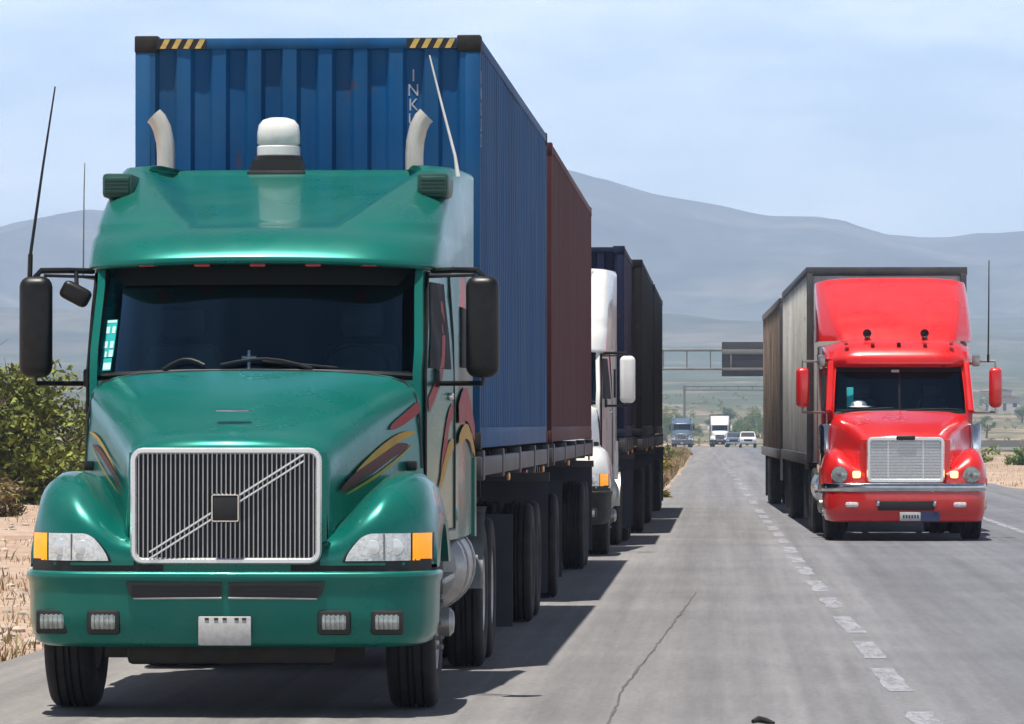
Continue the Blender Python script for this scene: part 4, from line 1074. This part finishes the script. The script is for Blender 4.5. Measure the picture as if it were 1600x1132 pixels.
tag(el.build('edge_marking', M['road_paint'], None, 180), None, None, None, 'structure')
gh = MB()
strip(gh, lambda v: 8.0 + 0*v, 24, 130, .1, 20)
tag(gh.build('ghost_marking', M['road_paint_faint'], None, 180), None, None, None, 'structure')
ck = MB()
def crack(pts, w, amp=.03):
    rows = []
    for (x0, y0), (x1, y1) in zip(pts, pts[1:]):
        n = max(3, int(math.hypot(x1-x0, y1-y0)/.22))
        for k in range(n):
            x, y = lerp(x0, x1, k/n), lerp(y0, y1, k/n)
            q = amp*(noise.noise(Vector((x*1.3, y*1.7, 2))) + .6*noise.noise(Vector((x*4, y*5, 7)))); ww = w*(.35 + .9*abs(noise.noise(Vector((y*.9, x, 5)))))
            dx, dy = x1-x0, y1-y0; l = math.hypot(dx, dy)
            rows.append([(x + (q-ww)*dy/l, y - (q-ww)*dx/l, zroad(y) + .004), (x + (q+ww)*dy/l, y - (q+ww)*dx/l, zroad(y) + .004)])
    ck.grid(rows)
crack([(-.67,24), (-.655,33.3), (-.50,41), (-.27,53.1)], .013, .02)
tag(ck.build('road_crack', surf('crack_tar', (.085,.08,.076), .9, 0, 0, .4, 2), None, 180), None, None, None, 'structure')

# terrain
random.seed(5)
def zground(x, y):
    z = zroad(y) if y > -400 else 0
    l, r = interp(LE, y), interp(RE, y)
    off = max(l - x, x - r) if -60 < y < 900 else 10
    if y >= 900: off = 30
    if off < 0: return z - .25
    d = sm(0, 1.0, off)
    z += lerp(-.03, 0, d)
    a = sm(.5, 10, off)
    z += a*(.22*noise.noise(Vector((x*.16, y*.11, 0))) + .10*noise.noise(Vector((x*.6, y*.5, 4))))
    far = sm(300, 2500, math.hypot(x, y))
    z += far*22*max(-.6, noise.noise(Vector((x*.0011, y*.0008, 8))))*sm(900, 2200, y) + far*8*noise.noise(Vector((x*.004, y*.003, 3)))*sm(1000, 1600, y)
    return z
m, nt, b = newmat('dry_soil'); co = objco(nt)
n1 = noise_node(nt, .35, 6, co, .65); n2 = noise_node(nt, 6, 5, co, .7); n3 = noise_node(nt, .012, 6, co, .6); n4 = noise_node(nt, .05, 5, mapping(nt, co, (1,.5,1)), .7)
c = ramp(nt, n1.outputs['Fac'], [(.30,(.26,.165,.11)),(.45,(.40,.29,.22)),(.58,(.46,.35,.28)),(.75,(.50,.40,.33))]).outputs['Color']
c = mixc(nt, 1, c, ramp(nt, n2.outputs['Fac'], [(.3,(.62,.62,.62)),(.7,(1.22,1.2,1.18))]).outputs['Color'], 'MULTIPLY')
sx = N(nt, 'ShaderNodeSeparateXYZ'); nt.links.new(co, sx.inputs[0])
veg = ramp(nt, n4.outputs['Fac'], [(.40,(0,0,0)),(.56,(.85,.85,.85))]).outputs['Color']
mr = N(nt, 'ShaderNodeMapRange'); mr.inputs[1].default_value = 120; mr.inputs[2].default_value = 500; nt.links.new(sx.outputs[1], mr.inputs[0])
vf = N(nt, 'ShaderNodeMath', operation='MULTIPLY'); nt.links.new(veg, vf.inputs[0]); nt.links.new(mr.outputs[0], vf.inputs[1])
c = mixc(nt, vf.outputs[0], c, (.060,.080,.034))
fv_ = ramp(nt, n3.outputs['Fac'], [(.28,(.25,.25,.25)),(.52,(.95,.95,.95))]).outputs['Color']
mr2 = N(nt, 'ShaderNodeMapRange'); mr2.inputs[1].default_value = 900; mr2.inputs[2].default_value = 1800; nt.links.new(sx.outputs[1], mr2.inputs[0])
v2 = N(nt, 'ShaderNodeMath', operation='MULTIPLY'); nt.links.new(fv_, v2.inputs[0]); nt.links.new(mr2.outputs[0], v2.inputs[1])
c = mixc(nt, v2.outputs[0], c, (.045,.068,.034))
nt.links.new(c, b.inputs['Base Color']); b.inputs['Roughness'].default_value = .95; b.inputs['Specular IOR Level'].default_value = .15
bp = N(nt, 'ShaderNodeBump'); bp.inputs['Strength'].default_value = .6; bp.inputs['Distance'].default_value = .05
nt.links.new(n2.outputs['Fac'], bp.inputs['Height']); nt.links.new(bp.outputs['Normal'], b.inputs['Normal'])
M['soil'] = m
yg = [-300,-120,-60,-20,0] + list(range(8, 150, 2)) + list(range(150, 260, 6)) + list(range(260, 700, 18)) + list(range(700, 1500, 35)) + list(range(1500, 5400, 120))
ug = [-1,-.7,-.45,-.32,-.24,-.19] + [-.15 + .004*k for k in range(76)] + [.19,.24,.32,.45,.7,1]
g = MB(); rows = []
for y in yg:
    hw = 40 + max(0, y)*1.0
    xs = sorted([u*hw*2.2 for u in ug])
    rows.append([(x, y, zground(x, y)) for x in xs])
g.grid(rows); tag(g.build('ground', M['soil'], None, 180), 'dry pinkish roadside soil and plain', None, None, 'structure')

# mountains
ridge = [(-5200,260),(-3500,330),(-2400,250),(-1800,285),(-1400,262),(-1130,300),(-1070,317),(-980,335),(-860,330),(-700,345),(-540,372),(-400,398),(-300,405),(-255,397),(-225,387),(-170,374),(-110,352),(-75,346),(-35,338),(20,327),(70,319),(130,320),(170,315),(210,304),(250,294),(300,289),(345,290),(390,296),(430,297),(480,301),(700,330),(1000,300),(1500,370),(2300,290),(3500,340),(5200,240)]
def mount(x, y, y0, yc, y1, rid, amp):
    h = rid(x)
    s_ = sm(y0, yc, y) if y < yc else 1 - .7*sm(yc, y1, y)
    s_ = s_**1.15
    n = sum(noise.noise(Vector((x*.0016*f + 3, y*.0011*f, 5)))/f for f in (1, 2.1, 4.3, 8.7))
    r = 1 - abs(noise.noise(Vector((x*.0028, y*.0006, 2.5))))*1.2
    edge = 4*(s_*(1 - s_))
    return zroad(min(y, 4500))*(1 - s_) - 12*(1-s_) + h*s_ + amp*edge*(n*.7 + (r - .7)*1.0) + 3*noise.noise(Vector((x*.02, y*.01, 1)))
m, nt, b = newmat('mountain_scrub'); co = objco(nt)
n1 = noise_node(nt, .004, 7, co, .65); n2 = noise_node(nt, .03, 5, co, .7)
c = ramp(nt, n1.outputs['Fac'], [(.35,(.035,.05,.034)),(.5,(.075,.082,.055)),(.68,(.17,.15,.11))]).outputs['Color']
c = mixc(nt, 1, c, ramp(nt, n2.outputs['Fac'], [(.3,(.6,.6,.6)),(.7,(1.3,1.3,1.3))]).outputs['Color'], 'MULTIPLY')
nt.links.new(c, b.inputs['Base Color']); b.inputs['Roughness'].default_value = 1; b.inputs['Specular IOR Level'].default_value = 0
M['mountain'] = m
def mountains(name, y0, yc, y1, rid, amp, nx, ny, xw, label):
    rows = []
    for j in range(ny + 1):
        y = lerp(y0, y1, j/ny)
        rows.append([(x, y, mount(x, y, y0, yc, y1, rid, amp)) for x in [lerp(-xw, xw, i/nx) for i in range(nx + 1)]])
    tag(MB().grid(rows).build(name, M['mountain'], None, 180), label, None, None, 'structure')
mountains('mountains', 4800, 8000, 9300, lambda x: interp(ridge, x), 95, 300, 60, 5200, 'long blue hazy mountain range behind the plain')
foot = lambda x: 92 + 26*noise.noise(Vector((x*.0016, 4, 1))) + 34*sm(-200, -1100, x)
mountains('foothills', 3400, 4700, 5600, foot, 22, 220, 36, 4200, 'low pale foothills in front of the mountain range')

# ---------------------------------------------------------------- plants
def leaf_clump(mb, c, rad, n, size, squash=.8, rng=random):
    for _ in range(n):
        d = Vector((rng.gauss(0,1), rng.gauss(0,1), rng.gauss(0,1))); d.normalize()
        rr = rng.random()**.45
        p = Vector(c) + Vector((d.x*rad*rr, d.y*rad*rr, d.z*rad*rr*squash))
        a = Vector((rng.gauss(0,1), rng.gauss(0,1), rng.gauss(0,.7))); a.normalize()
        b_ = a.cross(Vector((rng.gauss(0,1), rng.gauss(0,1), rng.gauss(0,1)))); b_.normalize()
        s_ = size*rng.uniform(.6, 1.4)
        mb.add([p - a*s_, p + b_*s_*.45, p + a*s_, p - b_*s_*.45], [(0,1,2,3)])
def shrub(name, seed, w, h, n, leafsize, matn, cat, label, group, twiggy=False):
    rng = random.Random(seed); f = MB(); t = MB()
    k = 9
    for i in range(k):
        a = rng.uniform(0, 2*math.pi); rr = w*.5*rng.random()**.6
        x, y = rr*math.cos(a), rr*math.sin(a); top = h*rng.uniform(.5, 1.0)*(1 - .45*(rr/(w*.5))**2)
        t.tube([(x*.15, y*.15, -.05), (x*.5, y*.5, top*.45), (x, y, top*.92)], [.05*h/2.5, .03*h/2.5, .008], 5)
        for q in range(5):
            zz = top*rng.uniform(.18, 1.0); leaf_clump(f, (x*(.4+.6*zz/top) + rng.gauss(0,.12*w), y*(.4+.6*zz/top) + rng.gauss(0,.12*w), max(.12, zz - .1*h)), .17*h*rng.uniform(.6,1.25), int(n/(k*5)), leafsize, .85, rng)
        for q in range(3):
            zz = top*rng.uniform(.9, 1.12); t.tube([(x, y, top*.8), (x + rng.gauss(0,.1*w), y + rng.gauss(0,.1*w), zz)], [.012, .004], 4)
    root = f.build(name, M[matn], None, 180, recalc=False)
    st = t.build('stem', M['bark'], root)
    tag(root, label, cat, group); return root
bushes = [ # x, y, w, h, n, leaf, mat, label
    (-16.9, 112, 4.2, 5.0, 15000, .085, 'leaf_b', 'tall dark green bush at the left edge behind the truck mirror'),
    (-14.6, 108, 3.8, 4.1, 15000, .08, 'leaf_a', 'broad olive bush between the mirror and the green fender'),
    (-15.9, 100, 3.6, 2.7, 12000, .075, 'leaf_a', 'lower olive bush in front of the tall bushes at left'),
    (-13.2, 116, 3.4, 4.2, 12000, .085, 'leaf_b', 'green bush half hidden behind the left hood of the green truck'),
    (-14.0, 97, 2.6, 1.1, 3000, .06, 'leaf_c', 'low dry brown scrub at the foot of the olive bushes'),
    (-16.3, 95.5, 2.2, .8, 2400, .06, 'leaf_c', 'low dry scrub at the left picture edge'),
    (-19.5, 122, 4.5, 5.2, 9000, .085, 'leaf_b', 'green bush furthest left, mostly outside the picture'),
]
for i, (x, y, w, h, n, ls, mt, lb) in enumerate(bushes):
    o = shrub('bush', 40+i, w, h, n, ls, mt, 'bush', lb, 'bushes left of the road'); o.location = (x, y, zground(x, y) - .03)
for i, (x, y, w, h, mt, lb) in enumerate([
    (13.6, 232, 2.2, 1.25, 'leaf_b', 'green bush on the right roadside nearest the red mirror'),
    (15.4, 240, 2.8, 1.45, 'leaf_b', 'rounder green bush at the right picture edge'),
    (12.2, 250, 1.6, .9, 'leaf_a', 'small olive bush just right of the red fender'),
    (-1.95, 122, 1.3, 1.0, 'leaf_y', 'yellow flowering weed beside the tail of the parked queue'),
    (-2.3, 150, 1.6, 1.1, 'leaf_y', 'yellow weed clump further along the left road edge'),
    (-2.7, 190, 1.8, 1.2, 'leaf_c', 'dry brown weed clump along the left road edge'),
    (-3.3, 260, 2.2, 1.6, 'leaf_a', 'olive shrub along the left road edge near the far trucks')]):
    o = shrub('bush', 80+i, w, h, 2400, .07, mt, 'bush', lb, 'bushes by the road edges'); o.location = (x, y, zground(x, y) - .03)

def tree(seed, h, matn):
    rng = random.Random(seed); t = MB(); f = MB()
    t.tube([(0,0,-.2), (.05*h*rng.uniform(-1,1), 0, h*.3), (.06*h*rng.uniform(-1,1), .03*h, h*.62)], [.045*h, .032*h, .015*h], 7)
    for k in range(6):
        a = rng.uniform(0, 6.28); zz = h*rng.uniform(.32, .6); rr = h*rng.uniform(.18, .34); p = (rr*math.cos(a), rr*math.sin(a), zz + h*rng.uniform(.1, .28))
        t.tube([(0,0,zz*.8), (p[0]*.5, p[1]*.5, zz), p], [.02*h, .014*h, .006*h], 5)
        for q in range(4):
            leaf_clump(f, (p[0]+rng.gauss(0,.07*h), p[1]+rng.gauss(0,.07*h), p[2]+rng.gauss(0,.07*h)), h*rng.uniform(.09,.17), 70, h*.022, .8, rng)
    for q in range(6): leaf_clump(f, (rng.gauss(0,.08*h), rng.gauss(0,.08*h), h*rng.uniform(.62,.92)), h*rng.uniform(.1,.16), 80, h*.022, .8, rng)
    root = empty('tree'); t.build('trunk', M['bark'], root); f.build('crown', M[matn], root, 180, recalc=False)
    return root
protos = [tree(k, 5.0, ['leaf_b','leaf_a','leaf_b'][k]) for k in range(3)]
used = [False]*3; rng = random.Random(9)
spots = []
for _ in range(30): spots.append((rng.uniform(-14, 16), rng.uniform(930, 1180), rng.uniform(.7, 1.25)))
for _ in range(34): spots.append((rng.uniform(52, 150), rng.uniform(900, 1700), rng.uniform(.7, 1.3)))
for _ in range(26): spots.append((rng.uniform(-190, -95), rng.uniform(600, 1150), rng.uniform(.8, 1.3)))
for x, y, s_ in spots:
    k = rng.randrange(3)
    o = protos[k] if not used[k] else copy_tree(protos[k]); used[k] = True
    o.location = (x, y, zground(x, y) - .1); o.scale = (s_*rng.uniform(1,1.3), s_*1.1, s_); o.rotation_euler.z = rng.uniform(0, 6.28)
    side = 0 if abs(x) < 30 else (1 if x > 0 else 2)
    tag(o, ['tiny distant tree in the clump above the far traffic', 'small distant tree among the pale houses at the right', 'small distant tree on the plain at the left'][side], 'tree', ['distant trees beyond the road', 'distant trees at the right', 'distant trees at the left'][side])
# a scatter of scrub on the plain reads as one mass
f = MB(); rng = random.Random(21)
for _ in range(1500):
    y = rng.uniform(230, 1900); a = rng.uniform(-.17, .10); x = y*a
    if interp(LE, y) - 4 < x < interp(RE, y) + 4 and y < 900: continue
    s_ = rng.uniform(.4, 1.1)*(1 + y/1400)
    leaf_clump(f, (x, y, zground(x, y) + .30*s_), .7*s_, 44, .15*s_, .6, rng)
tag(f.build('distant_scrub', M['leaf_a'], None, 180, recalc=False), 'scattered scrub on the far plain', None, None, 'stuff')
# dry grass along the verges
f = MB(); rng = random.Random(31)
def blade(x, y, h):
    z = zground(x, y) - .02; a = rng.uniform(0, 3.14); w = h*.045 + .004; dx, dy = math.cos(a)*w, math.sin(a)*w; lx, ly = rng.gauss(0, .3*h), rng.gauss(0, .3*h)
    f.add([(x-dx, y-dy, z), (x+dx, y+dy, z), (x+lx*.4+dx*.6, y+ly*.4+dy*.6, z+h*.6), (x+lx, y+ly, z+h), (x+lx*.4-dx*.6, y+ly*.4-dy*.6, z+h*.6)], [(0,1,2,3,4)])
n = 0
while n < 5000:
    y = rng.uniform(36, 110); x = rng.uniform(-y*.155 - .5, -5.3)
    dens = .12 + 1.1*noise.noise(Vector((x*.45, y*.16, 6))) + (.45 if y < 46 else 0) - (.25 if 52 < y < 88 else 0)
    if rng.random() > dens: continue
    blade(x, y, rng.uniform(.03, .10) if rng.random() < .9 else rng.uniform(.1, .2)); n += 1
n = 0
while n < 5000:
    y = rng.uniform(112, 420); x = interp(LE, y) - abs(rng.gauss(0, 1.3)) - .1
    blade(x, y, rng.uniform(.15, .5)); n += 1
n = 0
while n < 2500:
    y = rng.uniform(120, 330); x = interp(RE, y) + .3 + rng.random()**1.5*8
    if noise.noise(Vector((x*.3, y*.1, 2))) < -.05: continue
    blade(x, y, rng.uniform(.04, .14)); n += 1
tag(f.build('dry_grass', M['grass'], None, 180, recalc=False), 'dry grass and stubble along the road edges', None, None, 'stuff')
# stones on the left verge
f = MB()
for _ in range(420):
    y = rng.uniform(36, 100); x = rng.uniform(-y*.15, -5.4); s_ = rng.uniform(.02, .09)
    bm = bmesh.new(); bmesh.ops.create_icosphere(bm, subdivisions=1, radius=s_)
    z = zground(x, y); vs = [(x + v.co.x*rng.uniform(.7,1.3), y + v.co.y*rng.uniform(.7,1.3), z + v.co.z*.6) for v in bm.verts]
    bm.verts.index_update(); f.add(vs, [[v.index for v in q.verts] for q in bm.faces]); bm.free()
tag(f.build('gravel', surf('pale_stone', (.40,.33,.27), .9, 0, 0, .3, 2), None, 30), 'pale stones scattered on the soil', None, None, 'stuff')

# ---------------------------------------------------------------- sign gantries, houses, barrier
def gantry(label, loc, xl, xr, zl, zh, sign=None, th=.09):
    root = tag(empty('sign_gantry', loc), label, 'sign gantry')
    b = MB()
    for y in (-.6, .6):
        for z in (zl, zh): b.tube([(xl, y, z), (xr, y, z)], th, 6)
    x = xl; k = 0
    while x < xr - .1:
        b.tube([(x, -.6, zl), (x, -.6, zh)], th*.55, 5); b.tube([(x, .6, zl), (x, .6, zh)], th*.55, 5)
        b.tube([(x, -.6, zh), (x, .6, zh)], th*.5, 5); b.tube([(x, -.6, zl), (x, .6, zl)], th*.5, 5)
        x += 1.75
    b.build('beam_truss', M['galv'], root)
    for x in (xl, xr):
        p = MB(); p.tube([(x, -.6, -2), (x, -.6, zh + .1)], .16, 8); p.tube([(x, .6, -2), (x, .6, zh + .1)], .16, 8)
        for z in (1.5, 3.0, 4.5): p.tube([(x, -.6, z), (x, .6, z)], .06, 6)
        p.build('post', M['galv'], root)
    if sign:
        x0, x1, z0, z1 = sign
        s = MB(); s.rbox(x0, x1, -.78, -.68, z0, z1, .02); q = s.build('sign_panel', M['sign_dark'], root)
        r = MB()
        h = z1 - z0
        r.rbox(x0+.02, x1, -.86, -.785, z0 + h*.64, z0 + h*.78, .01); r.rbox(x0+.02, x1, -.86, -.785, z0 + h*.17, z0 + h*.25, .01)
        r.rbox(x0+.62, x0+.74, -.84, -.785, z0 + h*.25, z0 + h*.64, .01)
        r.build('sign_rib', M['sign_face'], q)
    return root
gantry('steel sign gantry with a dark panel just left of the red truck', (0, 380, -.3), -6.2, 5.2, 6.2, 7.6, (-.1, 4.6, 5.65, 8.2))
gantry('fainter distant gantry behind the nearer one, without a visible panel', (0, 660, -1.1), -5.0, 6.5, 7.4, 7.9, None, .10)

def house(label, loc, rz, w, d, h, group='small houses at the right'):
    root = tag(empty('house', loc, rz), label, 'house', group)
    b = MB(); b.box(-w/2, w/2, 0, d, -1.5, h); b.build('wall', M['plaster'], root)
    r = MB(); r.prism([(-w/2-.3, h+.002), (w/2+.3, h+.002), (w/2+.3, h+.18), (0, h+.8), (-w/2-.3, h+.18)], -.3, d+.3); r.build('roof', M['roof_tile'], root)
    q = MB(); q.box(-.5, .5, -.06, -.002, 0, 2.1); q.build('door', M['bark'], root)
    for x in (-w*.33, w*.33):
        q = MB(); q.box(x-.6, x+.6, -.05, -.002, 1.0, 2.1); q.build('window', M['interior'], root)
for i, (x, y, w, h, lb) in enumerate([(81, 1480, 9, 3.6, 'pale house just right of the red truck mirror'), (96, 1510, 8, 3.0, 'pale house second from the red truck mirror'), (118, 1500, 10, 3.2, 'pale house beyond the right picture edge'), (87, 1600, 7, 5.2, 'taller pale house behind the first house')]):
    house(lb, (x, y, zground(x, y) + .3), .2*i, w, 7, h)
b = MB(); k = 0
for k in range(26):
    x0 = 15.5 + k*3.0
    b.prism([(-.3, -.35), (.3, -.35), (.3, .10), (.14, .30), (.10, .80), (-.10, .80), (-.14, .30), (-.3, .10)], x0, x0 + 2.96, 'yz')
o = b.build('concrete_barrier', M['concrete'], None, 30); o.location = (0, 372, -.15); o.rotation_euler.z = -.04
tag(o, 'long low grey concrete barrier across the right background', 'barrier')

# ================================================================ air
HAZE = 1.0
hz = MB(); hz.box(-5600, 5600, -320, 9700, -12, 520)
hm = bpy.data.materials.new('haze_air'); hm.use_nodes = True; nt = hm.node_tree
nt.nodes.remove(nt.nodes['Principled BSDF']); pv = N(nt, 'ShaderNodeVolumePrincipled')
pv.inputs['Color'].default_value = (.55,.70,1,1); pv.inputs['Density'].default_value = 1.75e-4; pv.inputs['Anisotropy'].default_value = 0.0
nt.links.new(pv.outputs[0], nt.nodes['Material Output'].inputs['Volume'])
if HAZE:
    ho = hz.build('haze', hm, None, 180, smooth=False); tag(ho, 'pale blue haze filling the valley', None, None, 'stuff')

# ================================================================ light, sky, camera
EL, AZ = R(79), None
sdir = Vector((-.10, -.17, 1.0)).normalized()     # towards the sun: a little left of and behind the camera
el = math.asin(sdir.z); az = math.atan2(sdir.x, sdir.y)
sun = bpy.data.lights.new('sun', 'SUN'); sun.energy = 5.0; sun.angle = R(.53); sun.color = (1.0, .955, .88)
so = bpy.data.objects.new('sun', sun); COL.objects.link(so)
so.rotation_euler = (-sdir).to_track_quat('-Z', 'Y').to_euler(); so.location = (0, 0, 60)
w = bpy.data.worlds.new('World'); SC.world = w; w.use_nodes = True; nt = w.node_tree
bg = nt.nodes['Background']
sky = N(nt, 'ShaderNodeTexSky', sky_type='NISHITA'); sky.sun_disc = False; sky.sun_elevation = el; sky.sun_rotation = az
sky.altitude = 1800; sky.air_density = 1.0; sky.dust_density = 1.6; sky.ozone_density = 2.2
tc = N(nt, 'ShaderNodeTexCoord')
cl = noise_node(nt, 1, 6, mapping(nt, tc.outputs['Generated'], (6, 6, 24)), .6)
cf = ramp(nt, cl.outputs['Fac'], [(.38,(.05,.05,.05)),(.70,(.62,.62,.62))]).outputs['Color']
c = mixc(nt, 1, sky.outputs['Color'], (.93,.985,1.09), 'MULTIPLY')
sz = N(nt, 'ShaderNodeSeparateXYZ'); nt.links.new(tc.outputs['Generated'], sz.inputs[0])
low = ramp(nt, sz.outputs[2], [(.06,(3.7,3.6,3.45)),(.18,(1.0,1.0,1.0)),(.40,(.55,.55,.56))]).outputs['Color']
c = mixc(nt, 1, c, low, 'MULTIPLY')
cm_ = N(nt, 'ShaderNodeMapRange'); cm_.inputs[1].default_value = .08; cm_.inputs[2].default_value = .3; cm_.inputs[3].default_value = 1; cm_.inputs[4].default_value = .15; nt.links.new(sz.outputs[2], cm_.inputs[0])
cf2 = N(nt, 'ShaderNodeMath', operation='MULTIPLY'); nt.links.new(cf, cf2.inputs[0]); nt.links.new(cm_.outputs[0], cf2.inputs[1])
c = mixc(nt, cf2.outputs[0], c, (44,44.5,46))
nt.links.new(c, bg.inputs['Color']); bg.inputs['Strength'].default_value = .040

cam = bpy.data.cameras.new('camera'); cam.lens = 180; cam.sensor_width = 36; cam.clip_start = .5; cam.clip_end = 30000
cobj = bpy.data.objects.new('camera', cam); COL.objects.link(cobj); SC.camera = cobj
cobj.location = (0, 0, CAMZ)
cobj.rotation_euler = (R(90) + math.atan(99/8000), 0, math.atan(330/8000))
SC.view_settings.view_transform = 'Standard'; SC.view_settings.look = 'None'; SC.view_settings.exposure = .53; SC.view_settings.gamma = 1
SC.cycles.volume_bounces = 1; SC.cycles.max_bounces = 8
